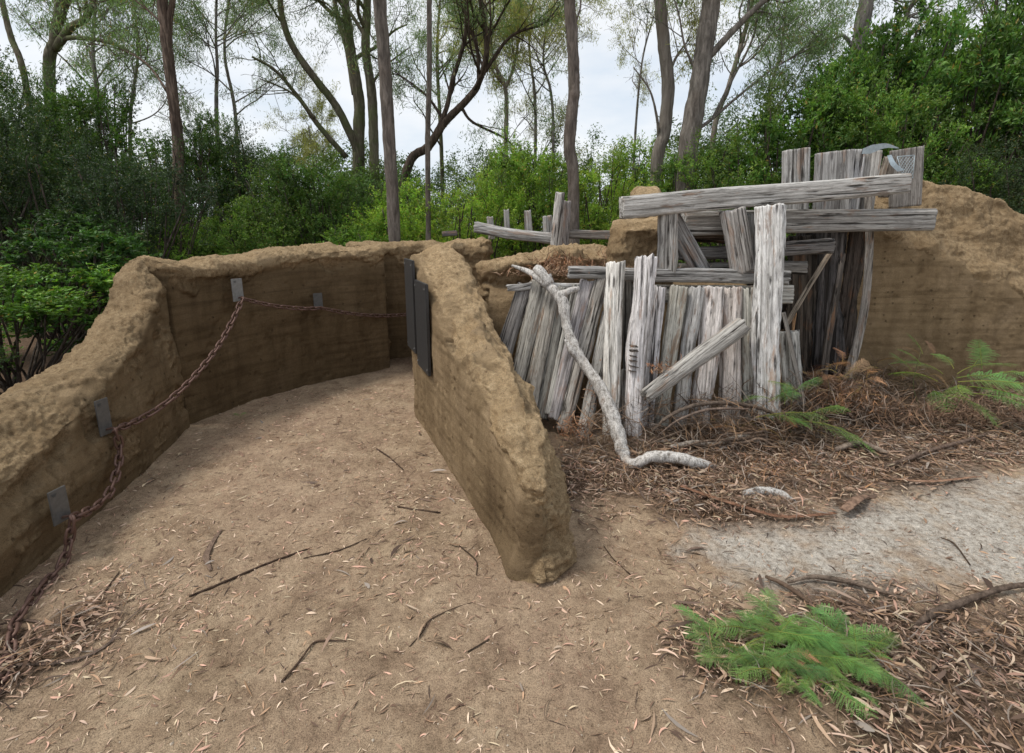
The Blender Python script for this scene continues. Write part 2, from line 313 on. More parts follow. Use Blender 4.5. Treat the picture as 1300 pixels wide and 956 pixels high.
# ------------------------------------------------------------------ earth walls from cross-sections
def resample(P, n):
    """P (k,d): arc-length resample with smoothing"""
    P = np.asarray(P, float); d = np.r_[0, np.cumsum(np.linalg.norm(np.diff(P[:, :3], axis=0), axis=1))]
    t = np.linspace(0, d[-1], n); return np.stack([np.interp(t, d, P[:, j]) for j in range(P.shape[1])], -1)
def smooth1(A, k, axis):
    if k < 1: return A
    pad = [(0, 0)]*A.ndim; pad[axis] = (k, k); B = np.pad(A, pad, mode='reflect', reflect_type='odd'); r = 0
    wts = np.hanning(2*k+3)[1:-1]; wts /= wts.sum()
    for i, w_ in enumerate(wts): r = r+w_*np.take(B, range(i, i+A.shape[axis]), axis=axis)
    return r
def earth_wall(name, label, sections, mat, res=.014, cap0=.15, cap1=.15, amp=.055, face_amp=.010, seed=0., roughfun=None, shadefun=None, sm=3, face_dark=.12):
    """sections: list of stations, each a list of 3D points inner base..outer base (same count). Origin at world origin."""
    S = np.array([[tuple(p) for p in s] for s in sections], float)          # (k, c, 3)
    k, c, _ = S.shape
    mid = S.mean(1); L = np.r_[0, np.cumsum(np.linalg.norm(np.diff(mid, axis=0), axis=1))]
    n = max(12, int(L[-1]/res)); t = np.linspace(0, L[-1], n)
    SS = np.stack([np.interp(t, L, S[:, i, j]) for i in range(c) for j in range(3)], -1).reshape(n, c, 3)
    SS = smooth1(SS, max(1, int(.10/res)), 0)
    per = np.linalg.norm(np.diff(S, axis=1), axis=2).sum(1).max(); m = max(20, int(per/res))
    A = np.zeros((n, m, 3)); R = np.zeros((n, m))
    rr = np.array([0, 0]+[1]*(c-4)+[0, 0]) if roughfun is None else np.array(roughfun, float)
    for i in range(n):
        q = resample(np.concatenate([SS[i], rr[:, None]], 1), m); A[i] = q[:, :3]; R[i] = q[:, 3]
    A = smooth1(A, sm, 1); R = smooth1(R, 4, 1)
    # rounded ends
    def cap(A, R, end, r):
        base = A[-1] if end else A[0]; b2 = A[-4] if end else A[3]
        dirv = (base-b2).mean(0); dirv[2] = 0; dirv /= np.linalg.norm(dirv)
        cen = base.copy(); cc = base.mean(0); cen[:, :2] = cc[:2]; cen[:, 2] = base[:, 2]
        out = []; K = max(6, int(r*1.6/res)+6)
        for a in np.linspace(0, math.pi/2, K)[1:]:
            p = base*math.cos(a)+cen*(1-math.cos(a)); p = p+dirv*r*math.sin(a)
            zt = base[:, 2]; p[:, 2] = zt-np.maximum(zt, 0)*.10*(1-math.cos(a)); out.append(p)
        out = np.array(out); RR = np.repeat((R[-1] if end else R[0])[None], len(out), 0)
        RR = np.clip(RR+.75*np.linspace(0, 1, len(out))[:, None], 0, 1)
        if end: return np.concatenate([A, out]), np.concatenate([R, RR])
        return np.concatenate([out[::-1], A]), np.concatenate([RR[::-1], R])
    if cap1: A, R = cap(A, R, True, cap1)
    if cap0: A, R = cap(A, R, False, cap0)
    n = A.shape[0]
    du = np.gradient(A, axis=0); dv = np.gradient(A, axis=1); N = np.cross(du, dv); N /= (np.linalg.norm(N, axis=2)[..., None]+1e-9)
    if (N[n//2, m//2, 2]) < 0: N = -N
    P = A.reshape(-1, 3); Nf = N.reshape(-1, 3)
    rr_ = R.ravel(); rr_ = sstep(.34, .66, rr_+fbm(P, 3.5, 4, .6, seed+3)*.75*((rr_ > .02)*1.0+.35*(fbm(P, 1.7, 2, .5, seed+8) > .25)))
    Ps = P*np.array([1, 1, 1.6])
    ridg = 1-np.abs(fbm(Ps, 2.6, 4, .55, seed+1))*2
    d = rr_*amp*(fbm(Ps, 2.3, 3, .5, seed)*.9+ridg*.18+fbm(P, 13, 3, .5, seed+4)*.16+fbm(P, 38, 3, .7, seed+6)*.17+fbm(P*np.array([1, 1, 6]), 1.9, 4, .6, seed+15)*.30)-rr_*.015
    d += (1-rr_)*face_amp*(fbm(P, 2.5, 4, .5, seed+2)+.25*fbm(P, 25, 4, .6, seed+2))
    d -= (1-rr_)*.012*sstep(.35, .75, fbm(P, 9, 3, .5, seed+12))
    d = np.where(P[:, 2] < .02, d*.5, d)
    V = P+Nf*d[:, None]
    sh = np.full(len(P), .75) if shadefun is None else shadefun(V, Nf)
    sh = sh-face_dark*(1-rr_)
    idx = np.arange(n*m).reshape(n, m)
    Q = np.stack([idx[:-1, :-1], idx[1:, :-1], idx[1:, 1:], idx[:-1, 1:]], -1).reshape(-1, 4)
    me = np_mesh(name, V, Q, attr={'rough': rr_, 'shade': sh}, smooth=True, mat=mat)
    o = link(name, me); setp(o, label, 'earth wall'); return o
V3 = lambda x, y, z: (x, y, z)
# centre wall: inner face line x=.906-.413Y
def dsec(Y, zi, zo, th=.41, foot=0., tz=.05):
    xi = .906-.413*Y; nx_, ny_ = .924, .381
    o = lambda s, z: (xi+nx_*s, Y+ny_*s, z)
    return [o(-foot, -.12), o(-foot*.6, .02), o(0, .12), o(.0, zi-.10), o(.05, zi), o(.5*th, max(zi, zo)+tz), o(th-.06, zo), o(th, zo-.16), o(th+.02, .1), o(th+.05, -.12)]
DR = [0, 0, 0, .0, 1, 1, 1, 1, 1, 1]
earth_wall('earth_wall', 'central tan earth wall sloping down towards the viewer, two dark plaques on its side',
    [dsec(4.25, 1.43, 1.42), dsec(4.0, 1.37, 1.38), dsec(3.6, 1.17, 1.18), dsec(3.2, .97, .93), dsec(2.86, .83, .72), dsec(2.6, .74, .58, foot=.02), dsec(2.42, .67, .53, .37, .03), dsec(2.26, .60, .50, .31, .05, .0), dsec(2.16, .50, .42, .26, .08, .0)],
    M_earth, cap0=.14, cap1=.11, amp=.06, seed=11., face_dark=.42, roughfun=DR, res=.0115,
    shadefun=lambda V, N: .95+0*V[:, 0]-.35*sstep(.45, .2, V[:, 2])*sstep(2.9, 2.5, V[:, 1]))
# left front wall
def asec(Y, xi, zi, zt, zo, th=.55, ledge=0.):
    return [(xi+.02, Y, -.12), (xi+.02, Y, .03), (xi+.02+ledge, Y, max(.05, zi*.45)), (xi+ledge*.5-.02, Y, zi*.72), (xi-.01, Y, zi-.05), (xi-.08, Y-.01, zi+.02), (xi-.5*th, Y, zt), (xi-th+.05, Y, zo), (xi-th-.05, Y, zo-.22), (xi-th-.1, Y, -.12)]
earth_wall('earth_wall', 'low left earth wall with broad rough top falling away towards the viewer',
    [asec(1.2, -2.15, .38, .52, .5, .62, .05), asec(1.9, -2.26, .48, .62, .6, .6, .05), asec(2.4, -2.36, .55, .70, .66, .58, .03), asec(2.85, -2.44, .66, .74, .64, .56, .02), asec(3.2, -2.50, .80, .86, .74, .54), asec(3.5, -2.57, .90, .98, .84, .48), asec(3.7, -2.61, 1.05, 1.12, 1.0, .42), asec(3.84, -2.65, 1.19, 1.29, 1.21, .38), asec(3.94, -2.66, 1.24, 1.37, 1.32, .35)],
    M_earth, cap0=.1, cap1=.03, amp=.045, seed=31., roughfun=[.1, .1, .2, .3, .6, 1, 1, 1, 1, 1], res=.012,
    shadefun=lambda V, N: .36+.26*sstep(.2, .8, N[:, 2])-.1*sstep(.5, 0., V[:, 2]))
# left back wall, curved
def bsec(x, y, dx, dy, z, th=.40):
    o = lambda s, zz: (x+dx*s, y+dy*s, zz)
    return [o(0, -.12), o(0, .02), o(0, z-.24), o(.005, z-.14), o(-.04, z-.09), o(-.02, z+.0), o(.15, z+.055), o(th-.08, z+.03), o(th, z-.1), o(th, -.12)]
def dirn(a): a = math.radians(a); return (math.cos(a), math.sin(a))
BS = [(-2.69, 4.02, 172, 1.33), (-2.60, 4.29, 165, 1.30), (-2.48, 4.65, 152, 1.31), (-2.1, 5.24, 138, 1.38), (-1.77, 5.54, 130, 1.39), (-1.45, 5.83, 125, 1.37)]
earth_wall('earth_wall', 'curved left back earth wall with overhanging rough lip carrying the chain',
    [bsec(x, y, *dirn(a), z, .42) for x, y, a, z in BS], M_earth_B, cap0=.03, cap1=.05, amp=.05, seed=51., roughfun=[0, 0, 0, .5, 1, 1, 1, 1, 1, .5], res=.014, sm=3,
    shadefun=lambda V, N: -.02+.62*sstep(1.14, 1.30, V[:, 2])+.12*sstep(.9, 1.1, V[:, 2]))  # face painted dark as in shade, lip painted lighter
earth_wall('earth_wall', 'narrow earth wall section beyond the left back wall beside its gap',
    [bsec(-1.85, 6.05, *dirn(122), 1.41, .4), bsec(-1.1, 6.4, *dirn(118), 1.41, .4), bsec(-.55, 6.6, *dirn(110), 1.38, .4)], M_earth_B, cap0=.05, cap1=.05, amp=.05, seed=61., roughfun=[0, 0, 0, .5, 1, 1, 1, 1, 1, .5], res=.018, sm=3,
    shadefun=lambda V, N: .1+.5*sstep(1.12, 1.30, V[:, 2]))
# right wall
def esec(px, pyc, pyt, Y=4.66, Yt=5.15):
    c = at(px, pyc, Y); tpt = at(px, pyt, Yt)
    x = c.x
    return [(x, Y, -.12), (x, Y, .0), (x, Y, c.z*.6), (x, Y+.01, c.z-.06), (x, Y+.03, c.z), (x, Y+.16, c.z+.10*(tpt.z-c.z)/.3), (tpt.x, Yt-.1, tpt.z), (tpt.x, Yt+.25, tpt.z-.05), (tpt.x, Yt+.6, tpt.z-.5), (tpt.x, Yt+.7, -.12)]
earth_wall('earth_wall', 'tall right earth wall with horizontal board lines and a rough humped top',
    [esec(1080, 265, 243), esec(1100, 272, 238), esec(1150, 298, 227), esec(1200, 322, 235), esec(1250, 345, 248), esec(1300, 372, 276), esec(1360, 400, 310), esec(1460, 440, 370)],
    M_earth_E, cap0=.06, cap1=.2, amp=.045, face_amp=.012, seed=71., roughfun=[0, 0, 0, 0, .9, 1, 1, 1, 1, 1], res=.0155,
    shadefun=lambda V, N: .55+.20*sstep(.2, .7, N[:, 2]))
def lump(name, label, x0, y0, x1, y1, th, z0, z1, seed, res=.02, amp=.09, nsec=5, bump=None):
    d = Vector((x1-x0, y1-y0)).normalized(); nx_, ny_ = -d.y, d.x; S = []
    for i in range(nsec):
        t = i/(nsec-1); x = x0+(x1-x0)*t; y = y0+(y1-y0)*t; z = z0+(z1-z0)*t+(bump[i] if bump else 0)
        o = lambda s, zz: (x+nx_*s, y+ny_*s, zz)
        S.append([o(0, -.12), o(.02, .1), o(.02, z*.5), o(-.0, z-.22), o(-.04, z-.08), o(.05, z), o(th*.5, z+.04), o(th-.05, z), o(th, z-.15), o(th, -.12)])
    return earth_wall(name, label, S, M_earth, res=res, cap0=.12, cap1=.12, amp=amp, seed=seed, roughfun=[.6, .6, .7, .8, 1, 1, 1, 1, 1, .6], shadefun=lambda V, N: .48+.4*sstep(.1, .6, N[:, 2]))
# rough earth humps behind the palisade
lump('earth_wall', 'humped earth wall with undercut edge behind the driftwood branch tip', -.15, 4.75, .62, 4.95, .40, 1.33, 1.42, 81., bump=[-.03, 0, -.02, .06, 0])
lump('earth_wall', 'rounded end of a broken earth wall beside the tall double post', .70, 5.15, .98, 5.2, .35, 1.40, 1.38, 83., amp=.07)
lump('earth_wall', 'far broken earth wall stub at the left end of the back rail', -.75, 6.1, -.38, 6.0, .35, 1.42, 1.48, 85.)
lump('earth_wall', 'thin crumbling earth ledge over a dark hollow left of the earth pillar', 1.0, 5.3, 1.45, 5.2, .30, 1.36, 1.36, 89., amp=.05)
lump('earth_pillar', 'squat earth pillar under the left end of the top beam', .98, 4.42, 1.30, 4.42, .30, 1.66, 1.68, 87., res=.016, amp=.05)
lump('earth_pillar', 'small smooth earth cap showing above the left end of the top beam', 1.24, 5.05, 1.38, 5.05, .3, 1.98, 1.98, 88., res=.02, amp=.02)
# fill behind the palisade
bx0, bx1, by0, by1 = -.2, 3.3, 4.30, 6.2
bxs = np.arange(bx0, bx1, .03); bys = np.arange(by0-.12, by1, .03); BX, BY = np.meshgrid(bxs, bys)
PB = np.stack([BX.ravel(), BY.ravel(), 0*BX.ravel()], -1)
BZ = (1.04+.06*sstep(4.4, 5.2, BY)).ravel()+fbm(PB, 3, 4, .55, 2.)*.04
BZ = BZ.reshape(BX.shape); BZ *= sstep(by0-.14, by0+.02, BY); BZ = np.where(BX > 2.2, BZ*0-.05, BZ)
ii = np.arange(BX.size).reshape(BX.shape)
me = np_mesh('bank', np.stack([BX, BY, BZ], -1).reshape(-1, 3), np.stack([ii[:-1, :-1], ii[:-1, 1:], ii[1:, 1:], ii[1:, :-1]], -1).reshape(-1, 4),
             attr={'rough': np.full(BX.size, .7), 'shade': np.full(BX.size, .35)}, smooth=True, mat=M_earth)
setp(link('bank', me), 'raised brown earth bank held back by the palisade', None, kind='structure')
# ------------------------------------------------------------------ timbers
def timber(name, label, t, b, wt, wb, mat=M_wood, shape='log', thick=.6, bend=0., tone=(1, 1, 1), group=None, cat='timber', seed=None, rough=.09, parent=None, jag=.015):
    """t/b: (px, py, Y) of the ends on the reference picture; wt/wb: widths there in picture pixels."""
    pt = at(*t); pb = at(*b); ax = pt-pb; Ln = ax.length; z = ax.normalized()
    mid = (pt+pb)/2; view = (Vector((0, 0, EYE))-mid).normalized()
    x = z.cross(view).normalized(); y = z.cross(x).normalized()   # y away from / to viewer
    dep = lambda p: p.y*math.cos(PIT)+(EYE-p.z)*math.sin(PIT)
    Wt = wt*dep(pt)/F/2*.90; Wb = wb*dep(pb)/F/2*.90
    seed = seed if seed is not None else random.random()*500
    na = 44; nl = max(24, min(130, int(Ln/.014)))
    th = np.linspace(0, 2*math.pi, na, endpoint=False); ls = np.linspace(0, 1, nl)
    T, Lm = np.meshgrid(th, ls)
    e = {'log': 2.2, 'split': 3.2, 'box': 7.0}[shape]
    c, s = np.cos(T), np.sin(T); rad = (np.abs(c)**e+np.abs(s)**e)**(-1/e)
    W = Wb+(Wt-Wb)*Lm
    cc = np.stack([c*rad, s*rad*thick, Lm*Ln*1.0], -1)
    W0 = (Wt+Wb)/2
    pn = np.stack([c.ravel()*1.5, s.ravel()*1.5, (Lm*Ln).ravel()*1.3], -1)
    gro = fbm(pn, 2.2, 3, .6, seed); gro2 = -np.abs(fbm(pn*np.array([1, 1, .35]), 4.5, 3, .6, seed+40))
    wav = fbm(np.stack([0*T.ravel(), 0*T.ravel(), (Lm*Ln).ravel()*2.5], -1), 1, 3, .5, seed+9)
    if shape == 'box': rough *= .35
    f = 1+rough*gro+rough*1.2*(gro2+.25)+(.05 if shape != 'box' else .015)*wav
    f = f.reshape(T.shape)
    X = cc[..., 0]*W*f; Yy = cc[..., 1]*W*f; Z = Lm*Ln
    wob = fbm(np.stack([np.zeros(nl), np.zeros(nl), ls*Ln*1.1], -1), 1, 2, .5, seed+70)*W0*(.35 if shape != 'box' else .10)
    X += (wob+bend*np.sin(ls*math.pi))[:, None]
    # broken, uneven ends
    jn = fbm(np.stack([c.ravel()*2.2, s.ravel()*2.2, Lm.ravel()*0], -1), 1.4, 3, .6, seed+90).reshape(T.shape)
    Z += jn*jag*(.35 if shape == 'box' else (1.0 if shape == 'split' else 1.6))*(sstep(.9, 1, Lm)+sstep(.1, 0, Lm))
    V = np.stack([X, Yy, Z], -1).reshape(-1, 3)
    idx = np.arange(nl*na).reshape(nl, na); nxt = np.roll(idx, -1, axis=1)
    Qs = [np.stack([idx[:-1], nxt[:-1], nxt[1:], idx[1:]], -1).reshape(-1, 4)]
    # end caps: two rings to centre (closed with thin quads)
    extra = []
    base = len(V)
    for end, row in ((0, 0), (1, nl-1)):
        ring = V[row*na:(row+1)*na]; cen = ring.mean(0); r1 = cen+(ring-cen)*.85; r1[:, 2] += (.004 if end else -.004); r2 = cen+(ring-cen)*.02; r2[:, 2] = cen[2]+fbm(ring, 60, 2, .5, seed)[0]*.01
        o0 = base+len(extra)*na; extra += [r1, r2]
        a0 = idx[row]; a1 = np.arange(o0, o0+na); a2 = np.arange(o0+na, o0+2*na)
        for p, q in ((a0, a1), (a1, a2)):
            qq = np.stack([p, np.roll(p, -1), np.roll(q, -1), q], -1)
            if not end: qq = qq[:, ::-1]
            Qs.append(qq)
    V = np.concatenate([V]+extra)
    me = np_mesh(name, V, np.concatenate(Qs), smooth=True, mat=mat)
    R = Matrix((x, y, z)).transposed().to_4x4(); R.translation = pb
    o = link(name, me, color=tone); o.matrix_world = R
    setp(o, label, cat, group); return o
GP = 'upright logs of the lower palisade'; n1 = (1, 1, 1)
PAL = [  # top, bottom, w, w, material, shape, tone, label
 ((666, 362, 4.22), (640, 450, 4.05), 20, 20, M_woodg, 'log', (.8, .8, .8), 'dark grey log stump furthest left in the palisade, half hidden by central earth wall'),
 ((685, 358, 4.20), (652, 500, 3.95), 21, 19, M_woodg, 'log', (1.2, 1.2, 1.2), 'grey leaning log under the driftwood, second from palisade left end'),
 ((703, 368, 4.16), (672, 520, 3.9), 17, 19, M_wood, 'log', (.95, .92, .9), 'pale leaning log with brown stains, third from palisade left end'),
 ((718, 366, 4.17), (686, 530, 3.9), 17, 17, M_woodg, 'log', (.8, .8, .82), 'dark grey leaning log just left of the driftwood crook'),
 ((733, 362, 4.15), (698, 525, 3.86), 11, 12, M_woodg, 'split', (1.3, 1.3, 1.3), 'narrow pale split slat behind the driftwood branch'),
 ((746, 358, 4.14), (705, 532, 3.84), 17, 17, M_woodg, 'log', (1.0, 1.0, 1.02), 'grey leaning log crossed by the middle of the driftwood'),
 ((764, 353, 4.12), (716, 545, 3.80), 18, 17, M_woodg, 'log', (1.35, 1.35, 1.33), 'light grey leaning log with crooked top, left of the first tall post'),
 ((773, 396, 4.05), (739, 562, 3.74), 14, 17, M_wood, 'log', (.95, .95, .93), 'pale short leaning log whose foot stands in dead bracken'),
 ((797, 356, 4.2), (797, 470, 4.1), 11, 12, M_woodg, 'split', (.5, .5, .5), 'dark slat seen between the two tall pale posts'),
 ((782, 334, 3.98), (775, 556, 3.70), 22, 19, M_wood, 'log', (1.15, 1.15, 1.15), 'first tall pale round post rising above the palisade'),
 ((817, 327, 3.95), (803, 575, 3.62), 25, 20, M_wood, 'log', (1.2, 1.2, 1.21), 'second tall pale post with charred notches halfway down'),
 ((793, 470, 3.9), (792, 568, 3.7), 9, 10, M_wood, 'split', (.9, .88, .86), 'thin pale slat against left foot of the notched post'),
 ((836, 365, 4.08), (818, 562, 3.78), 17, 15, M_wood, 'log', (.92, .92, .92), 'pale log directly right of the notched post'),
 ((862, 365, 4.08), (838, 560, 3.78), 21, 16, M_wood, 'log', (.85, .84, .82), 'pale log with brown patches between two dark gaps, left of diagonal log top'),
 ((884, 366, 4.10), (861, 550, 3.82), 18, 17, M_wood, 'log', (1.0, 1.0, 1.0), 'whitish smooth palisade log crossed low by the diagonal log'),
 ((906, 365, 4.10), (889, 545, 3.86), 25, 23, M_wood, 'split', (.95, .92, .9), 'wide split palisade plank with torn bark crossed by the diagonal log'),
 ((931, 366, 4.12), (925, 540, 3.90), 24, 25, M_wood, 'log', (1.05, .98, .92), 'broad log with orange rot stains beneath the diagonal log upper end'),
 ((950, 367, 4.12), (951, 532, 3.93), 15, 16, M_wood, 'log', (.95, .95, .95), 'narrow pale log close against left side of the tallest thick post'),
 ((999, 421, 4.15), (1004, 512, 4.1), 22, 20, M_wood, 'split', (.8, .8, .79), 'short pale plank stub at right foot of the tallest thick post'),
]
for t_, b_, wt_, wb_, m_, sh_, tn_, lb_ in PAL:
    _v = random.uniform(.72, 1.12); tn_ = (tn_[0]*_v, tn_[1]*_v*random.uniform(.96, 1), tn_[2]*_v*random.uniform(.9, 1))
    timber('palisade_log', lb_, t_, b_, wt_*1.18, wb_*1.16, m_, sh_, .62 if sh_ != 'split' else .35, tone=tn_, group=GP, rough=.12, cat='log')
timber('tall_post', 'tallest thick pale post in front of the palisade, knotted and wavy', (976, 262, 4.0), (973, 530, 3.84), 36, 34, M_wood, 'split', .5, tone=(1.12, 1.12, 1.12), cat='post', rough=.14)
timber('fallen_log', 'pale sawn log leaning diagonally across the lower palisade', (941, 412, 3.92), (820, 503, 3.62), 27, 21, M_woodg, 'log', .95, tone=(1.1, 1.08, 1.04), cat='log', rough=.03)
# charred notch cuts on the notched post
def cuts():
    V = []; Qs = []
    for k in range(6):
        a = at(801-k*.3, 440+k*6.3, 3.70); b = at(817-k*.5+random.uniform(-7, 1), 441+k*6.3+random.uniform(-1, 1), 3.70)
        h = Vector((0, 0, .0016 if k > 1 else .005)); d = Vector((0, .05, 0)); o = len(V)
        V += [a-h, b-h*.6, b+h*.6, a+h, a-h+d, b-h+d, b+h+d, a+h+d]
        Qs += [(o, o+1, o+2, o+3), (o+4, o+7, o+6, o+5), (o, o+3, o+7, o+4), (o+1, o+5, o+6, o+2), (o+3, o+2, o+6, o+7), (o, o+4, o+5, o+1)]
    return V, Qs
_post = [o for o in bpy.data.objects if 'charred notches' in str(o.get('label', ''))][0]
_V, _Q = cuts(); _iv = _post.matrix_world.inverted()
for _k in range(6):
    link('notch', np_mesh('notch', [tuple(_iv @ v) for v in _V[_k*8:_k*8+8]], [tuple(x_-_k*8 for x_ in q_) for q_ in _Q[_k*6:_k*6+6]], mat=M_woodd), _post, color=(1.3, 1.2, 1.1))
GS = 'horizontal timbers of the upper revetment'
timber('rail', 'grey rail running behind the two tall pale posts above the palisade', (1000, 353, 4.16), (722, 347, 4.10), 21, 17, M_woodg, 'split', .6, tone=(1.0, 1.0, 1.0), group=GS, cat='beam')
timber('sleeper', 'pale square sleeper end poking out right of the tallest thick post, just above its stub', (1004, 374, 4.30), (770, 372, 4.36), 26, 24, M_woodg, 'box', .6, tone=(1.25, 1.25, 1.2), group=GS, cat='beam')
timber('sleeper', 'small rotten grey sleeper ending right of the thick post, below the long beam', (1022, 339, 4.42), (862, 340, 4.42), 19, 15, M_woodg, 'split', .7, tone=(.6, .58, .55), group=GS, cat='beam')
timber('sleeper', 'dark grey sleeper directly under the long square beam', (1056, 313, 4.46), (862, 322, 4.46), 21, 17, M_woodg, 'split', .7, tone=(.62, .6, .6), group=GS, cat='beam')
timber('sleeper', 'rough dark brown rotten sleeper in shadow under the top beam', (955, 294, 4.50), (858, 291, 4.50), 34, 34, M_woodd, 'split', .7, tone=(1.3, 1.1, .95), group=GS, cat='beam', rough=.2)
timber('long_beam', 'long square grey beam reaching right across the earth wall', (1181, 278, 4.40), (868, 284, 4.34), 30, 34, M_woodg, 'box', .7, tone=(1.05, 1.04, 1.02), cat='beam', rough=.05)
timber('top_beam', 'long pale top beam rising to the right over the whole timber face', (1149, 233, 4.28), (789, 263, 4.12), 27, 31, M_wood, 'box', .8, tone=(.8, .79, .77), cat='beam', rough=.08)
GU = 'short planks between rail and top beam'
timber('plank', 'grey upright plank standing on the rail near the earth pillar', (850, 266, 4.14), (847, 345, 4.14), 27, 27, M_woodg, 'split', .4, tone=(1.2, 1.18, 1.15), group=GU)
timber('plank', 'grey plank leaning diagonally right, behind rail near the earth pillar', (852, 274, 4.26), (894, 352, 4.22), 24, 26, M_woodg, 'box', .3, tone=(.85, .85, .87), group=GU)
timber('plank', 'broad smooth plank left of the tallest thick post, top tilted', (930, 267, 4.14), (943, 345, 4.14), 33, 32, M_woodg, 'split', .4, tone=(1.25, 1.22, 1.2), group=GU)
timber('plank', 'narrow grey plank wedged between broad smooth plank and thick post', (955, 272, 4.22), (960, 345, 4.22), 16, 14, M_woodg, 'split', .5, tone=(.9, .9, .9), group=GU)
GB = 'upright planks standing up behind the top beam'
timber('plank', 'square topped grey plank leftmost above the top beam', (1011, 190, 4.62), (1009, 283, 4.62), 35, 34, M_woodg, 'box', .25, tone=(1.2, 1.2, 1.2), group=GB, rough=.05)
timber('plank', 'wide cracked grey plank second from left above the top beam', (1059, 193, 4.64), (1054, 283, 4.64), 47, 46, M_woodg, 'box', .2, tone=(1.1, 1.1, 1.12), group=GB, rough=.1)
timber('plank', 'narrow pale plank left half of the leaning pair above the beam', (1092, 190, 4.60), (1080, 283, 4.60), 14, 16, M_wood, 'box', .5, tone=(.85, .85, .87), group=GB, rough=.05)
timber('plank', 'wider grey plank right half of the leaning pair under the metal strip', (1109, 192, 4.60), (1095, 283, 4.60), 20, 21, M_woodg, 'box', .4, tone=(1.3, 1.28, 1.25), group=GB, rough=.06)
timber('plank', 'thin broken slat leaning right between metal strip and perforated sheet', (1127, 200, 4.66), (1114, 245, 4.66), 9, 9, M_woodg, 'split', .5, tone=(.9, .8, .7), group=GB)
timber('plank', 'broad dark grey plank behind the perforated metal sheet', (1152, 189, 4.78), (1149, 262, 4.78), 38, 36, M_woodg, 'box', .2, tone=(.75, .72, .7), group=GB)
timber('plank', 'thin pale slat at far right end of the plank row', (1171, 187, 4.74), (1166, 260, 4.74), 6, 7, M_woodg, 'split', .6, tone=(1.2, 1.2, 1.2), group=GB)
timber('plank', 'short dark slat lying aslant left of the perforated sheet', (1131, 200, 4.72), (1122, 250, 4.72), 13, 13, M_woodg, 'box', .3, tone=(.55, .5, .45), group=GB)
GR = 'dark planks in the recess beside the right wall'
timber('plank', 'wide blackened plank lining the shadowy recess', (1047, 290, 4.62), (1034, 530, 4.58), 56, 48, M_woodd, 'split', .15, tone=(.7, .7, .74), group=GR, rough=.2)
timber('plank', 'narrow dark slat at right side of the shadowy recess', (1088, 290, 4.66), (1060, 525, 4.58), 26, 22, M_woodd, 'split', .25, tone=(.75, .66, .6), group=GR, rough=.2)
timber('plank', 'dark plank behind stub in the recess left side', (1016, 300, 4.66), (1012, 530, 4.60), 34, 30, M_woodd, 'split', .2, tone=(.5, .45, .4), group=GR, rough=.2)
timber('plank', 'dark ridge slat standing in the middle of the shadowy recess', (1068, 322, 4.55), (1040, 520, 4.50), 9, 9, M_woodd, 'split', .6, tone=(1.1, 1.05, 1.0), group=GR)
timber('bent_slab', 'thin curved grey slab bowed along left edge of the right wall', (1101, 245, 4.55), (1064, 512, 4.46), 9, 11, M_woodg, 'split', .6, bend=.10, tone=(.85, .8, .75), cat='timber', group=GR)
timber('brace', 'thin brown slat slanting up to the right inside recess', (1053, 322, 4.55), (999, 411, 4.35), 6, 7, M_woodg, 'split', .5, tone=(.8, .68, .55), cat='timber', group=GR)
timber('brace', 'thin grey slat leaning at foot of the recess beside stub', (995, 398, 4.12), (1020, 512, 4.0), 5, 7, M_woodg, 'split', .5, tone=(1.0, .95, .9), cat='timber', group=GR)
timber('brace', 'tiny orange splinter hanging in the recess', (1009, 398, 4.5), (1006, 426, 4.48), 5, 3, M_woodg, 'split', .5, tone=(1.3, .8, .45), cat='timber', group=GR)
# far rails and posts
GF = 'short posts along the far rail'
timber('far_rail', 'weathered far rail sloping behind the humped earth wall', (604, 289, 5.9), (712, 304, 5.5), 15, 15, M_woodg, 'split', .8, tone=(1.0, 1.0, 1.0), cat='rail')
timber('far_rail', 'darker far rail between tall double post and the earth pillar', (722, 297, 5.5), (800, 299, 5.4), 12, 13, M_woodg, 'box', .8, tone=(.75, .7, .66), cat='rail')
for (x0, y0, y1, w_, lb_) in ((622, 276, 293, 9, 'stubby grey post at left end of the far rail'), (643, 267, 293, 8, 'slim pale post second from left on the far rail'), (670, 268, 296, 10, 'square pale post third from left on the far rail'), (694, 275, 300, 13, 'short wide post just left of the tall double post')):
    timber('post', lb_, (x0, y0, 6.0), (x0+2, 303, 6.0), w_, w_, M_woodg, 'split', .7, tone=(1.2, 1.2, 1.18), group=GF, cat='post')
timber('post', 'tall grey front post of the double post on the far rail', (712, 245, 5.35), (704, 315, 5.35), 13, 13, M_woodg, 'split', .7, tone=(1.45, 1.42, 1.4), group=GF, cat='post')
timber('post', 'lower dark rear post of the double post on the far rail', (719, 256, 5.45), (716, 315, 5.45), 12, 14, M_woodg, 'split', .7, tone=(.85, .8, .8), group=GF, cat='post')
timber('post', 'small slate grey block behind far end of the central wall', (562, 297, 6.0), (580, 296, 6.0), 7, 7, M_woodd, 'box', .8, tone=(1.3, 1.3, 1.4), group=GF, cat='timber')
timber('old_board', 'silvery peeling bark board lying on the bank above palisade left end', (790, 360, 4.22), (690, 362, 4.22), 6, 9, M_wood, 'split', .3, tone=(.95, .95, .95), cat='timber', bend=.02)
timber('old_board', 'grey rotten bark slab curling at the far left palisade top', (700, 352, 4.2), (645, 366, 4.15), 10, 9, M_woodg, 'split', .4, tone=(1.2, 1.2, 1.2), cat='timber', bend=.03)
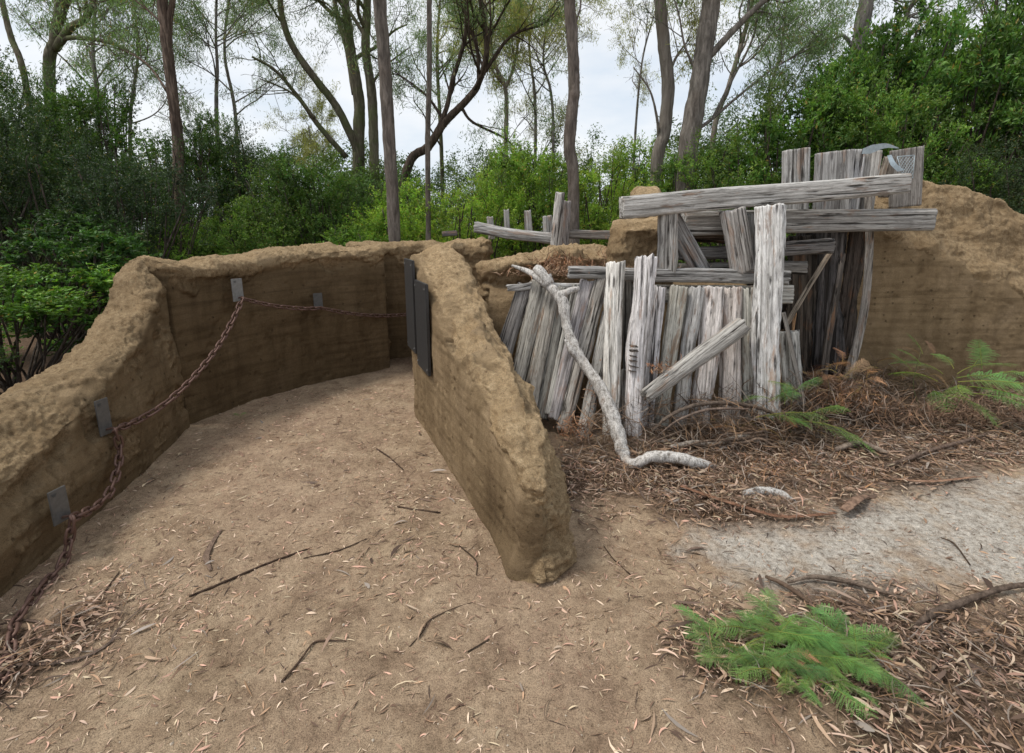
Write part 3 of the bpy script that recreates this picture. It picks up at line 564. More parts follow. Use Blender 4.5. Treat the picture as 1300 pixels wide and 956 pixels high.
# ------------------------------------------------------------------ tubes: branches, sticks, trees
def catmull(P, n):
    P = np.asarray(P, float); k = len(P)
    if k == 2: return P[0]+(P[1]-P[0])*np.linspace(0, 1, n)[:, None]
    Pe = np.vstack([2*P[0]-P[1], P, 2*P[-1]-P[-2]]); out = []
    for t in np.linspace(0, k-1-1e-6, n):
        i = int(t); f = t-i; a, b, c, d = Pe[i:i+4]
        out.append(.5*((2*b)+(-a+c)*f+(2*a-5*b+4*c-d)*f*f+(-a+3*b-3*c+d)*f**3))
    return np.array(out)
def tube(P, R, sides=8, noise=0., seed=0., closed=True):
    """P (n,3), R (n,) -> V, Q"""
    P = np.asarray(P, float); n = len(P); T = np.gradient(P, axis=0); T /= (np.linalg.norm(T, axis=1)[:, None]+1e-9)
    u = np.cross(T[0], (0, 0, 1) if abs(T[0][2]) < .9 else (1, 0, 0)); u /= np.linalg.norm(u); U = []
    for i in range(n):
        u = u-T[i]*np.dot(u, T[i]); u /= (np.linalg.norm(u)+1e-9); U.append(u)
    U = np.array(U); W = np.cross(T, U); th = np.linspace(0, 2*math.pi, sides, endpoint=False)
    R = np.asarray(R, float)[:, None]*np.ones((1, sides))
    if noise:
        q = P[:, None]+(U[:, None]*np.cos(th)[None, :, None]+W[:, None]*np.sin(th)[None, :, None])*R[..., None]
        k = 1/max(R.mean(), 1e-3); R = R*(1+noise*fbm(q.reshape(-1, 3)*np.array([1, 1, .5]), k*.9, 3, .6, seed).reshape(n, sides))
    V = P[:, None]+(U[:, None]*np.cos(th)[None, :, None]+W[:, None]*np.sin(th)[None, :, None])*R[..., None]
    V = V.reshape(-1, 3); idx = np.arange(n*sides).reshape(n, sides); nx_ = np.roll(idx, -1, 1)
    Q = np.stack([idx[:-1], nx_[:-1], nx_[1:], idx[1:]], -1).reshape(-1, 4)
    if closed:
        V = np.vstack([V, P[0], P[-1]]); a = np.full(sides, n*sides); b = a+1
        # degenerate-free: fan as quads pairs
        s2 = sides-(sides % 2)
        qa = [(int(a[0]), int(idx[0, (j+2) % sides]), int(idx[0, (j+1) % sides]), int(idx[0, j])) for j in range(0, s2, 2)]
        qb = [(int(b[0]), int(idx[-1, j]), int(idx[-1, (j+1) % sides]), int(idx[-1, (j+2) % sides])) for j in range(0, s2, 2)]
        Q = np.vstack([Q, qa, qb])
    return V, Q
class Soup:
    def __init__(s): s.V = []; s.Q = []; s.C = []; s.n = 0
    def add(s, V, Q, c=None):
        s.V.append(np.asarray(V, float)); s.Q.append(np.asarray(Q)+s.n); s.n += len(V)
        if c is not None: s.C.append(np.broadcast_to(np.asarray(c, float), (len(V), 3)))
    def mesh(s, name, mat, smooth=True, origin=None):
        V = np.concatenate(s.V)
        if origin is not None: V = V-np.array(origin)
        return np_mesh(name, V, np.concatenate(s.Q), col=np.concatenate(s.C) if s.C else None, smooth=smooth, mat=mat)
def path_obj(name, label, cat, paths, mat, sides=16, tone=(1, 1, 1), noise=.18, group=None, n=None, kind=None, flat=1.0):
    """paths: list of (list of 3D points, list of radii)"""
    sp = Soup(); org = Vector(paths[0][0][0])
    for P, R in paths:
        L = sum((Vector(P[i+1])-Vector(P[i])).length for i in range(len(P)-1)); k = n or max(10, int(L/.018))
        pp = catmull([tuple(p) for p in P], k); rr = np.interp(np.linspace(0, 1, k), np.linspace(0, 1, len(R)), R)
        V, Q = tube(pp, rr, sides, noise, random.random()*99)
        if flat != 1: Pc = np.vstack([np.repeat(pp, sides, 0), pp[0], pp[-1]]); V = Pc+(V-Pc)*np.array([1.3, 1.3, flat])
        sp.add(V, Q)
    o = link(name, sp.mesh(name, mat, origin=org), loc=org, color=tone); return setp(o, label, cat, group, kind)
def pp(lst): return [at(*p) for p in lst]
dp = lambda px, Y: px*Y/F
# driftwood branch
main = pp([(650, 337, 4.16), (668, 344, 4.12), (686, 354, 4.05), (703, 369, 4.0), (714, 384, 3.95), (719, 410, 3.9), (727, 438, 3.84), (743, 464, 3.76), (760, 489, 3.66), (773, 516, 3.56), (784, 550, 3.45), (792, 578, 3.36), (799, 597, 3.28)])
mr = [dp(x, 3.9) for x in (1.5, 3.5, 6, 6.5, 7, 6, 7, 6.5, 7.5, 8.5, 8.5, 7.5, 4)]
b1 = pp([(697, 362, 4.02), (686, 346, 4.05), (680, 340, 4.08)]); b2 = pp([(735, 455, 3.8), (725, 444, 3.79), (717, 431, 3.80)])
b3 = pp([(712, 374, 3.97), (724, 369, 4.0), (734, 366, 4.05)])
b4 = pp([(794, 583, 3.32), (806, 589, 3.24), (824, 581, 3.22), (850, 580, 3.22), (880, 586, 3.2), (905, 594, 3.26), (926, 606, 3.2)])
b5 = pp([(795, 588, 3.33), (806, 600, 3.25), (815, 612, 3.19)])
path_obj('driftwood_branch', 'bleached white forked dead branch lying against the left of the palisade', 'branch',
    [(main, mr), (b1, [dp(x, 4) for x in (7, 7, 5)]), (b2, [dp(x, 3.8) for x in (6, 5, 1)]), (b3, [dp(x, 4) for x in (5, 4, 3)]), (b4, [dp(x, 3.3) for x in (6, 6.5, 7, 7.5, 7, 5.5, 3)]), (b5, [dp(x, 3.2) for x in (7, 5, 2)])],
    M_drift, tone=(.98, .97, .95), noise=.22, sides=20)
def gpath(lst, r, lift=.5):
    out = []; rr = r if isinstance(r, (list, tuple)) else [r]*len(lst)
    for (px, py), q in zip(lst, np.interp(np.linspace(0, 1, len(lst)), np.linspace(0, 1, len(rr)), rr)):
        v = g0(px, py); dep = v.y*math.cos(PIT)+EYE*math.sin(PIT); v.z = ghs(v.x, v.y)+q*dep/F*lift+.003; out.append(v)
    d0 = out[len(out)//2]; dep = d0.y*math.cos(PIT)+EYE*math.sin(PIT)
    return out, [max(.0012, x*dep/F) for x in rr]
STK = [
 ([(1158, 803), (1180, 786), (1215, 771), (1250, 758), (1275, 749), (1312, 740)], [3, 6, 6, 5, 5, 4], (.62, .55, .5), 'stick', 'thick curved dark stick at the right edge, beyond the fern patch'),
 ([(1000, 740), (1030, 739), (1070, 743), (1100, 750), (1150, 765)], [2, 4, 5, 4, 2.5], (.8, .74, .68), 'stick', 'grey brown stick lying just behind the green fern patch'),
 ([(972, 733), (992, 744), (1010, 757), (1026, 770)], [3, 4, 4, 3], (.7, .6, .52), 'stick', 'short stick lying left of the grey brown stick behind fern patch'),
 ([(240, 757), (268, 747), (300, 733), (340, 714), (370, 703), (395, 693)], [1.6, 2.4, 2.4, 2, 2, 1], (.33, .26, .22), 'stick', 'long thin dark twig on the path left of centre'),
 ([(385, 708), (430, 698), (465, 684)], [1, 1.6, 1], (.4, .33, .28), 'stick', 'thin dark twig continuing from the long twig towards path centre'),
 ([(478, 570), (492, 580), (512, 597)], [1.4, 1.6, 1], (.4, .33, .28), 'stick', 'small twig on path beside far foot of central wall'),
 ([(505, 645), (525, 650), (559, 653)], [2, 2, 1.5], (.4, .33, .28), 'stick', 'dark twig in the pinkish leaf scatter beside central wall'),
 ([(583, 695), (604, 713), (605, 731)], [1, 1.5, 1], (.35, .3, .25), 'stick', 'small bent twig left of the central wall nose'),
 ([(520, 820), (538, 800), (545, 787), (575, 773), (600, 765)], [1, 1.2, 1.2, 1, .8], (.4, .33, .28), 'stick', 'thin crooked twig on the foreground sand'),
 ([(594, 828), (607, 820), (621, 811)], [1.4, 1.4, 1.2], (.35, .3, .25), 'stick', 'short straight dark twig on the foreground sand'),
 ([(767, 690), (780, 710), (800, 730)], [1, 1.2, 1.2], (.4, .33, .28), 'stick', 'thin twig right of the central wall nose'),
 ([(358, 868), (378, 845), (398, 820), (415, 816), (440, 815)], [2.4, 2, 2, 1.5, 1], (.45, .36, .3), 'stick', 'forked dark twig at the lower edge of path'),
 ([(862, 621), (900, 637), (940, 650), (985, 661), (1020, 661), (1060, 655)], [3, 4, 4, 4, 3, 3], (1.0, .66, .5), 'bark_strip', 'long curved reddish bark strip in front of debris'),
 ([(1070, 655), (1085, 645), (1100, 634)], [6, 7, 3], (1.2, .95, .8), 'bark_strip', 'short wide tan bark curl at edge of grey sand'),
 ([(1120, 612), (1180, 614), (1240, 607)], [2, 3, 2], (1.3, .95, .75), 'bark_strip', 'straight pale brown bark strip right of bark curl'),
 ([(1117, 600), (1150, 590), (1190, 575), (1240, 560), (1290, 538)], [2, 4, 4, 3, 2], (.7, .6, .55), 'stick', 'long grey branch lying at the right end of debris'),
 ([(1060, 578), (1075, 575), (1095, 572), (1125, 583)], [4, 5, 5, 4], (1.0, .95, .9), 'stick', 'bent grey branch piece in the middle of debris'),
 ([(1195, 680), (1212, 690), (1232, 715)], [1.2, 1.6, 1.2], (.45, .4, .35), 'stick', 'thin black twig on the pale grey sand'),
 ([(268, 727), (262, 708), (270, 690), (281, 674)], [2, 5, 4, 2], (1.0, .85, .75), 'bark_strip', 'flaky grey bark piece on path left'),
 ([(-30, 862), (20, 850), (70, 845), (110, 835), (140, 818), (150, 802), (186, 768)], [3, 3, 4, 3, 3, 2.5, 1], (.75, .66, .62), 'bark_strip', 'long curved grey bark strip at lower left'),
 ([(-10, 800), (30, 790), (70, 795), (110, 790)], [2, 2.5, 2.5, 1], (.6, .5, .45), 'bark_strip', 'dark bark strip below the chain at left edge'),
 ([(125, 775), (135, 752), (152, 730)], [1, 1.6, 1.4], (.5, .42, .36), 'stick', 'upright looking brown twig beside the chain foot'),
 ([(1170, 866), (1185, 850), (1200, 820)], [2.5, 3, 2], (.9, .8, .7), 'stick', 'broken twig among litter right of fern patch'),
 ([(1192, 800), (1220, 812), (1262, 822)], [1.5, 2.5, 2], (.55, .5, .45), 'stick', 'thin dark stick below the thick curved stick'),
]
for pl, r_, tn_, nm_, lb_ in STK:
    P_, R_ = gpath(pl, [q_*(.62 if pl[0][0] < 830 else .72) for q_ in r_], .6 if pl[0][0] < 830 else 2.2); path_obj(nm_, lb_, 'bark' if nm_ == 'bark_strip' else 'stick', [(P_, R_)], M_stick, sides=8, tone=tuple(q_*1.25 for q_ in tn_), noise=.2, group='sticks and bark lying on the ground', flat=.3 if nm_ == 'bark_strip' else 1.0)
P_, R_ = gpath([(944, 630), (958, 627), (975, 628), (992, 631), (1010, 639)], [3, 5, 5.5, 4.5, 1.5])
path_obj('white_branch_piece', 'small bleached branch piece on the litter in front of debris', 'branch', [(P_, R_)], M_drift, tone=(.8, .79, .77), sides=12)
P_ = pp([(851, 567, 3.45), (880, 562, 3.5), (910, 563, 3.55), (943, 553, 3.6), (960, 560, 3.6), (985, 572, 3.55)])
path_obj('dead_branch', 'pale crooked dead branch lying in the debris below the palisade', 'branch', [(P_, [.012, .02, .018, .018, .014, .006])], M_drift, tone=(.75, .68, .6), sides=10)
# ------------------------------------------------------------------ debris: arching dead twigs and strips
for bi, (pts, r_, tn_, lb_) in enumerate((
    ([(828, 548, 3.5), (850, 528, 3.55), (885, 514, 3.62), (930, 512, 3.7), (975, 522, 3.72), (1010, 545, 3.7)], [.006, .014, .016, .016, .014, .008], (.8, .75, .7), 'arching grey twisted branch across feet of the palisade'),
    ([(836, 552, 3.5), (862, 533, 3.5), (900, 520, 3.55), (950, 519, 3.6)], [.004, .008, .010, .006], (1.1, 1.0, .95), 'thin pale twig arching just beneath the twisted branch'),
    ([(800, 577, 3.4), (832, 560, 3.42), (870, 545, 3.5)], [.003, .005, .004], (.9, .8, .7), 'thin twig touching the foot of notched post'),
    ([(948, 548, 3.6), (990, 562, 3.6), (1020, 556, 3.7), (1060, 545, 3.8)], [.008, .014, .012, .006], (.7, .6, .52), 'brown branch crossing the middle of debris under ferns'),
    ([(740, 590, 3.35), (775, 583, 3.33), (812, 577, 3.4)], [.006, .009, .004], (.6, .55, .5), 'dark twig wrapped across foot of the white branch'),
    ([(1040, 605, 3.2), (1052, 585, 3.25), (1060, 572, 3.3)], [.004, .006, .004], (.9, .8, .7), 'short stalk sticking out of the debris'))):
    path_obj('dead_twig', lb_, 'twig', [(pp(pts), r_)], M_stick, sides=8, tone=tn_, noise=.3, group='dead twigs in the debris')
# ------------------------------------------------------------------ litter leaves (stuff)
def strips(C, ang, L, Wd, col, curl, z, tilt=None, seg=4):
    """curved flat leaves. C(n,2), heading ang, length L, width Wd, curvature curl, base z"""
    n = len(C); s = np.linspace(-.5, .5, seg+1)
    th = ang[:, None]+curl[:, None]*s[None]*2
    dx = np.cos(th)*L[:, None]/seg; dy = np.sin(th)*L[:, None]/seg
    X = np.cumsum(dx, 1); Y = np.cumsum(dy, 1); X += C[:, :1]-X.mean(1, keepdims=True); Y += C[:, 1:]-Y.mean(1, keepdims=True)
    wd = Wd[:, None]*(np.array([.12, .75, 1, .7, .08])[None] if seg == 4 else np.ones((1, seg+1))*.5+.5*np.sin(np.linspace(.1, 3, seg+1))[None])*.5
    nxx, nyy = -np.sin(th), np.cos(th)
    arch = rng.uniform(-.10, .22, n)[:, None]*L[:, None]*(1-(2*s[None])**2)
    tl = (rng.normal(0, .22, n) if tilt is None else tilt)[:, None]*L[:, None]*s[None]
    Z = z[:, None]+arch*.6+np.abs(tl)*0+tl+np.abs(tl).max(1, keepdims=True)
    rl = rng.normal(0, .5, n)[:, None]
    A = np.stack([X+nxx*wd, Y+nyy*wd, Z+rl*wd], -1); B = np.stack([X-nxx*wd, Y-nyy*wd, Z-rl*wd+wd*.3], -1)
    V = np.stack([A, B], 2).reshape(n, -1, 3)
    k = np.arange(seg); q = np.stack([2*k, 2*k+2, 2*k+3, 2*k+1], -1)
    Q = (np.arange(n)[:, None, None]*(2*(seg+1))+q[None]).reshape(-1, 4)
    c = np.repeat(col[:, None], 2*(seg+1), 1).reshape(-1, 3)
    return V.reshape(-1, 3), Q, c
pal = np.array([(.52, .37, .28), (.43, .29, .21), (.60, .46, .34), (.32, .20, .13), (.52, .31, .23), (.24, .15, .10), (.50, .40, .27), (.17, .105, .07), (.13, .08, .055), (.38, .24, .15)])
def place(n, x0, x1, y0, y1, wfun):
    C = np.stack([rng.uniform(x0, x1, n), rng.uniform(y0, y1, n)], -1); w_ = wfun(C[:, 0], C[:, 1]); return C[rng.uniform(0, 1, n) < w_]
def inwall(X, Y):
    xi = .906-.413*Y; s = (X-xi)*.924
    return ((s > -.02) & (s < .42) & (Y > 2.15) & (Y < 4.6)) | ((X < -2.27-.0*Y) & (Y > 1.0) & (Y < 3.95) & (X > -3.3) & (X < -1.9-.19*Y))
HEAP0 = [(gp(900, 560), gp(1110, 530), .25, .25), (gp(1060, 520), gp(1150, 505), .2, .2)]
def wlit(X, Y):
    P = np.stack([X, Y, 0*X], -1); nn = fbm(P, 1.6, 3, .6, 40.)
    m = .13+.70*np.clip(cap_mask(X, Y, LIT)+.5*nn, 0, 1)*(cap_mask(X, Y, LIT) > .01)+.55*cap_mask(X, Y, SPARSE)*np.maximum(0, .5+1.6*nn)+.20*np.maximum(fbm(P, 3.1, 3, .6, 44.), 0)
    m = m*(1-.8*cap_mask(X, Y, SAND))*(1-.6*cap_mask(X, Y, HEAP0))
    return np.clip(m, 0, 1)*(~inwall(X, Y))
C = np.vstack([place(150000, -2.6, 4.9, 1.0, 5.2, wlit), place(9000, 4.9, 9, 1.0, 5.0, wlit)]); n = len(C)
near = 1.0
Ls = rng.uniform(.014, .05, n)*(1+.45*cap_mask(C[:, 0], C[:, 1], LIT))*rng.choice([1, .6], n, p=[.55, .45]); Wd = Ls*rng.uniform(.07, .19, n); big = rng.uniform(size=n) < .035; Ls[big] *= 2.2
lm = cap_mask(C[:, 0], C[:, 1], LIT)
colr = pal[rng.integers(0, len(pal), n)]*rng.uniform(.6, 1.15, n)[:, None]; colr *= (1.2-.40*lm[:, None])
z = gh(C[:, 0], C[:, 1])+.002+lm*rng.uniform(0, .025, n)
V_, Q_, c_ = strips(C, rng.uniform(0, 6.28, n), Ls, Wd, colr, rng.normal(0, .42, n)*rng.choice([.3, 1, 1.8], n), z, tilt=rng.normal(0, .12, n)*(.5+lm))
setp(link('leaf_litter', np_mesh('leaf_litter', V_, Q_, col=c_, mat=M_litter)), 'scattered pinkish dry eucalyptus leaves over the path and sand', None, kind='stuff')
# fine twigs, bark crumbs
def wtw(X, Y): return np.clip(.035+cap_mask(X, Y, LIT)+.12*cap_mask(X, Y, SPARSE), 0, 1)*(~inwall(X, Y))
C = np.vstack([place(20000, -2.6, 6.5, 1.0, 5.2, wtw)]); n = len(C)
lm = cap_mask(C[:, 0], C[:, 1], LIT)
tc_ = np.array([(.07, .045, .032), (.12, .08, .055), (.20, .135, .09), (.30, .18, .10), (.28, .23, .19)])
z = gh(C[:, 0], C[:, 1])+.003+lm*rng.uniform(0, .035, n)
Ls = rng.uniform(.05, .22, n)*(.5+.6*lm)
V_, Q_, c_ = strips(C, rng.uniform(0, 6.28, n), Ls, rng.uniform(.0022, .006, n), tc_[rng.integers(0, 5, n)]*rng.uniform(.6, 1.1, n)[:, None], rng.normal(0, .35, n), z, tilt=rng.normal(0, .16, n)*lm)
setp(link('twig_litter', np_mesh('twig_litter', V_, Q_, col=c_, mat=M_litter)), 'fine brown twigs and bark shreds thick along the timber face', None, kind='stuff')
# flat bark flakes
C = place(9000, -2.6, 6.5, 1.0, 4.9, lambda X, Y: np.clip(.012+.5*cap_mask(X, Y, LIT)+.10*cap_mask(X, Y, SPARSE), 0, 1)*(1-.7*cap_mask(X, Y, SAND))*(~inwall(X, Y))); n = len(C)
z = gh(C[:, 0], C[:, 1])+.004+rng.uniform(0, .03, n)*cap_mask(C[:, 0], C[:, 1], LIT); Ls = rng.uniform(.04, .15, n)
V_, Q_, c_ = strips(C, rng.uniform(0, 6.28, n), Ls, rng.uniform(.006, .018, n), np.array([(.30, .19, .12), (.45, .31, .21), (.18, .115, .08), (.33, .28, .24), (.12, .08, .06)])[rng.integers(0, 5, n)]*rng.uniform(.6, 1.1, n)[:, None], rng.normal(0, .25, n), z, tilt=rng.normal(0, .08, n))
setp(link('bark_litter', np_mesh('bark_litter', V_, Q_, col=c_, mat=M_litter)), 'flat shreds of brown and grey bark lying over the litter', None, kind='stuff')
# heap of dead wiry stems against palisade and right wall
HEAP = [(gp(760, 570), gp(900, 550), .12, .2), (gp(900, 560), gp(1110, 530), .25, .25), (gp(1060, 520), gp(1150, 505), .2, .2), (gp(1150, 505), gp(1330, 505), .08, .2)]
C = place(38000, .3, 6.0, 2.9, 4.9, lambda X, Y: cap_mask(X, Y, HEAP)); n = len(C)
hm = cap_mask(C[:, 0], C[:, 1], HEAP)
z = gh(C[:, 0], C[:, 1])+hm*rng.uniform(0, 1, n)**1.5*.30
V_, Q_, c_ = strips(C, rng.uniform(0, 6.28, n), rng.uniform(.06, .30, n), rng.uniform(.0022, .006, n), tc_[rng.integers(0, 5, n)]*rng.uniform(.5, 1.15, n)[:, None], rng.normal(0, .8, n), z, tilt=rng.normal(0, .45, n))
setp(link('dead_stems', np_mesh('dead_stems', V_, Q_, col=c_, mat=M_litter)), 'tangled brown dead stems heaped against the timbers', None, kind='stuff')
# orange debris caught in palisade and on bank
def clump(label, ctr, r, n, cols, L=(.03, .09)):
    C3 = np.array(ctr)+rng.normal(size=(n, 3))*np.array(r); nn = n
    V_, Q_, c_ = strips(C3[:, :2], rng.uniform(0, 6.28, nn), rng.uniform(*L, nn), rng.uniform(.003, .007, nn), np.array(cols)[rng.integers(0, len(cols), nn)]*rng.uniform(.6, 1.2, nn)[:, None], rng.normal(0, .7, nn), C3[:, 2], tilt=rng.normal(0, .6, nn))
    setp(link('dry_leaf_clump', np_mesh('dry_leaf_clump', V_, Q_, col=c_, mat=M_litter)), label, 'dry leaves', kind='stuff')
OR = [(.34, .15, .07), (.22, .11, .06), (.44, .27, .16), (.14, .08, .05)]
clump('orange dry leaves caught behind the diagonal log', at(838, 468, 3.72), (.06, .05, .025), 200, OR, (.02, .06))
clump('orange dead bracken on the bank above the driftwood', at(712, 335, 4.6), (.13, .09, .03), 500, OR)
clump('brown dry leaves on bank left of the tall posts', at(750, 348, 4.4), (.35, .10, .02), 1300, [(.3, .17, .1), (.2, .12, .08), (.42, .28, .18)])
clump('orange leaves hanging at the dark hollow', at(775, 325, 4.8), (.06, .06, .05), 200, OR)
clump('red brown bracken at palisade left foot', at(730, 545, 3.62), (.07, .06, .05), 380, OR, (.02, .06))
clump('brown leaves between left foot of tall posts', at(755, 500, 3.78), (.04, .03, .10), 160, OR, (.02, .05))
clump('rust brown dead bracken heap at foot of the recess', at(1062, 505, 4.15), (.17, .14, .06), 2600, [(.24, .13, .08), (.14, .08, .05), (.33, .24, .18), (.38, .2, .1)])
clump('rust brown dead bracken heap before the debris', at(1000, 605, 3.2), (.35, .12, .025), 2200, [(.3, .15, .07), (.2, .1, .05), (.36, .2, .1)])
clump('brown dead bracken bed below the right wall fern', at(1200, 525, 4.1), (.5, .16, .04), 2600, [(.24, .14, .09), (.15, .09, .06), (.34, .22, .15)])
# pebbles and clods
n = 9000; C = np.stack([rng.uniform(-2.5, 4.5, n), rng.uniform(1.0, 5, n)], -1); C = C[~inwall(C[:, 0], C[:, 1])]; n = len(C)
sz = rng.uniform(.0012, .0045, n)*rng.choice([1, 1.8], n, p=[.93, .07])
oct_ = np.array([(1, 0, 0), (0, 1, 0), (-1, 0, 0), (0, -1, 0), (0, 0, .8), (0, 0, -.8)], float)
V_ = oct_[None]*sz[:, None, None]*rng.uniform(.6, 1.3, (n, 6, 1)); V_[..., 0] += C[:, :1]; V_[..., 1] += C[:, 1:]; V_[..., 2] += gh(C[:, 0], C[:, 1])[:, None]+.001
tq = np.array([(0, 1, 4), (1, 2, 4), (2, 3, 4), (3, 0, 4), (1, 0, 5), (2, 1, 5), (3, 2, 5), (0, 3, 5)])
cc_ = np.repeat((np.array([(.33, .25, .17), (.2, .14, .09), (.45, .38, .3), (.12, .08, .05)])[rng.integers(0, 4, n)]), 6, 0)
setp(link('gravel', np_mesh('gravel', V_.reshape(-1, 3), (np.arange(n)[:, None, None]*6+tq[None]).reshape(-1, 3), col=cc_, mat=M_litter)), 'fine grit and crumbs of earth on the path', None, kind='stuff')
# ------------------------------------------------------------------ ferns
def frond_mesh(L, wd, npairs=16, droop=.5, green=(.07, .17, .035), mat=None, seedv=0, curlside=0.):
    """frond along +X from origin, rising then drooping, pinnae in a plane"""
    r = random.Random(seedv); sp = Soup(); ts = np.linspace(0, 1, 24)
    X = L*ts*(1-.12*droop*ts); Zr = L*(.35*ts-droop*ts**2*.8); Yr = curlside*L*ts**2
    V, Q = tube(np.stack([X, Yr, Zr], -1), np.interp(ts, [0, 1], [L*.010, L*.002]), 4, closed=False)
    sp.add(V, Q, np.array(green)*.6+np.array([.13, .10, .01]))
    for i in range(npairs):
        t = .16+.82*(i/(npairs-1))**.92; bx = np.array([np.interp(t, ts, X), np.interp(t, ts, Yr), np.interp(t, ts, Zr)])
        ln = wd*(math.sin(math.pi*min(1, (1-t)*1.05+.02)**.75))**.8*(1-.35*t)*r.uniform(.85, 1.1)+.01
        for sd_ in (-1, 1):
            a = math.radians(62+r.uniform(-7, 7)-18*t); d = np.array([math.cos(a), sd_*math.sin(a), -.12+r.uniform(-.08, .05)]); d /= np.linalg.norm(d)
            m = max(5, int(ln/.011)); side = np.cross(d, (0, 0, 1)); side /= np.linalg.norm(side)
            c = np.array(green)*r.uniform(.7, 1.35)*(1+.3*t)
            vs = []; qs = []
            for j in range(m):
                s = (j+.5)/m; p = bx+d*ln*s+np.array([0, 0, -.18*ln*s*s]); pl = ln*.145*(1-s)**.7+.0035; pwid = ln/m*.44
                for q_ in (-1, 1):
                    dd = d*.45+side*q_*.9; dd /= np.linalg.norm(dd); o = len(vs)
                    dz = np.array([0, 0, r.uniform(-.25, .1)*pl])
                    vs += [p-d*pwid, p+dd*pl*.5-d*pwid*.7+dz*.4, p+dd*pl+dz, p+dd*pl*.5+d*pwid*.9+dz*.4]; qs.append((o, o+1, o+2, o+3))
            sp.add(vs, qs, c)
    return sp.mesh('frond', mat or M_fern, smooth=False)
FM = [frond_mesh(.42, .15, 15, dr, (.11, .20, .062), seedv=i, curlside=cs) for i, (dr, cs) in enumerate(((.35, .1), (.6, -.12), (.5, .2), (.25, 0), (.75, .05)))]
FD = [frond_mesh(.36, .10, 14, dr, (.27, .15, .09), mat=M_litter, seedv=30+i, curlside=cs) for i, (dr, cs) in enumerate(((.8, .1), (1.0, -.15), (.6, .2)))]
def fern(label, base, fr, kind=FM, stem=None, name='bracken_fern'):
    root = empty(name, base, label, 'fern')
    for i, (dx, dy, dz, yaw, pitch, roll, s) in enumerate(fr):
        o = link('frond', kind[i % len(kind)], root, (dx, dy, dz), (math.radians(roll), -math.radians(pitch), math.radians(yaw)))
        o.scale = (s, s, s); v = random.uniform(.75, 1.3); o.color = (v*random.uniform(.8, 1.2), v, v*random.uniform(.75, 1.0), 1)
    if stem:
        for P, R in stem:
            k = catmull([tuple(p) for p in P], 12); V, Q = tube(k, np.interp(np.linspace(0, 1, 12), np.linspace(0, 1, len(R)), R), 5)
            s_ = Soup(); s_.add(V, Q); link('stem', s_.mesh('stem', M_stick), root, color=(.7, .9, .5))
    return root
# right fern before the right wall
b = at(1205, 512, 4.15)
fern('large green bracken fern in front of the tall right wall', b,
  [(-.05, -.1, .22, -50, 2, 10, 1.15), (.02, .0, .26, 5, 14, -20, 1.1), (-.15, -.02, .20, 170, 10, 20, .95), (.05, -.1, .18, -80, -5, 0, 1.1), (-.2, -.05, .12, -120, 5, 15, .9), (.12, .0, .28, 30, 18, 0, 1.0), (.2, -.04, .24, -10, 10, 0, 1.1), (.0, -.08, .18, -140, 0, 20, 1.0), (.22, .0, .30, 60, 30, 0, .8), (-.1, .0, .26, 140, 20, 0, .9), (.1, -.1, .12, -60, -8, 0, .9), (-.02, -.05, .24, -20, 8, 25, 1.0), (.0, .02, .30, 75, 20, 0, .6), (-.33, .05, .28, 120, 25, 10, .5), (-.1, -.1, .10, -60, -10, 0, .9), (-.26, .05, .42, 90, 30, 40, .55), (-.3, .0, .34, 150, 40, 0, .5)],
  stem=[([(0, 0, -.1), (-.05, -.02, .1), (-.02, -.05, .26)], [.004, .003, .002]), ([(0.04, 0, -.1), (.1, 0, .1), (.12, 0, .3)], [.004, .003, .002]), ([(-.2, .02, -.1), (-.3, .04, .15), (-.28, .05, .44)], [.004, .003, .002])])
# middle fern over the debris
b = at(1010, 560, 3.7)
fern('green bracken frond arching over the debris below the thick post', b,
  [(-.34, -.02, .20, -6, -2, 0, 1.25), (-.02, -.05, .18, -20, -10, 0, 1.3), (-.22, .05, .30, 10, 12, 10, .7), (-.05, .03, .38, 12, 18, 0, .6), (-.2, .05, .32, 175, 10, 0, .55), (-.02, .03, .40, 170, 14, 0, .55), (-.25, .0, .20, -30, 5, 0, .75), (.05, -.02, .22, 0, 10, 0, .8), (-.12, 0, .3, 60, 30, 0, .5), (.18, -.06, .12, -25, -14, 0, .65)],
  stem=[([(0, 0, -.1), (-.06, .0, .15), (-.05, .03, .4)], [.004, .003, .002]), ([(-.05, 0, .0), (-.18, 0, .1), (-.30, -.02, .17)], [.004, .003, .002])])
# foreground fern mat
fr = []
c0 = Vector((*gp(1022, 826), 0))
for i in range(120):
    a = random.uniform(0, 6.28); rr_ = math.sqrt(random.random()); dx = rr_*math.cos(a)*.29+.05; dy = rr_*math.sin(a)*.14-.03
    fr.append((dx-.12, dy, .03+.05*random.random()*(1-rr_)+ghs(c0.x, c0.y), random.choice([random.gauss(-35, 45), random.gauss(150, 40)]), random.uniform(0, 20), random.uniform(-25, 25), random.uniform(.24, .5)))
fern('low green bracken mat spreading in the near foreground', c0, fr, kind=FM+[FM[0], FD[1], FM[2]])
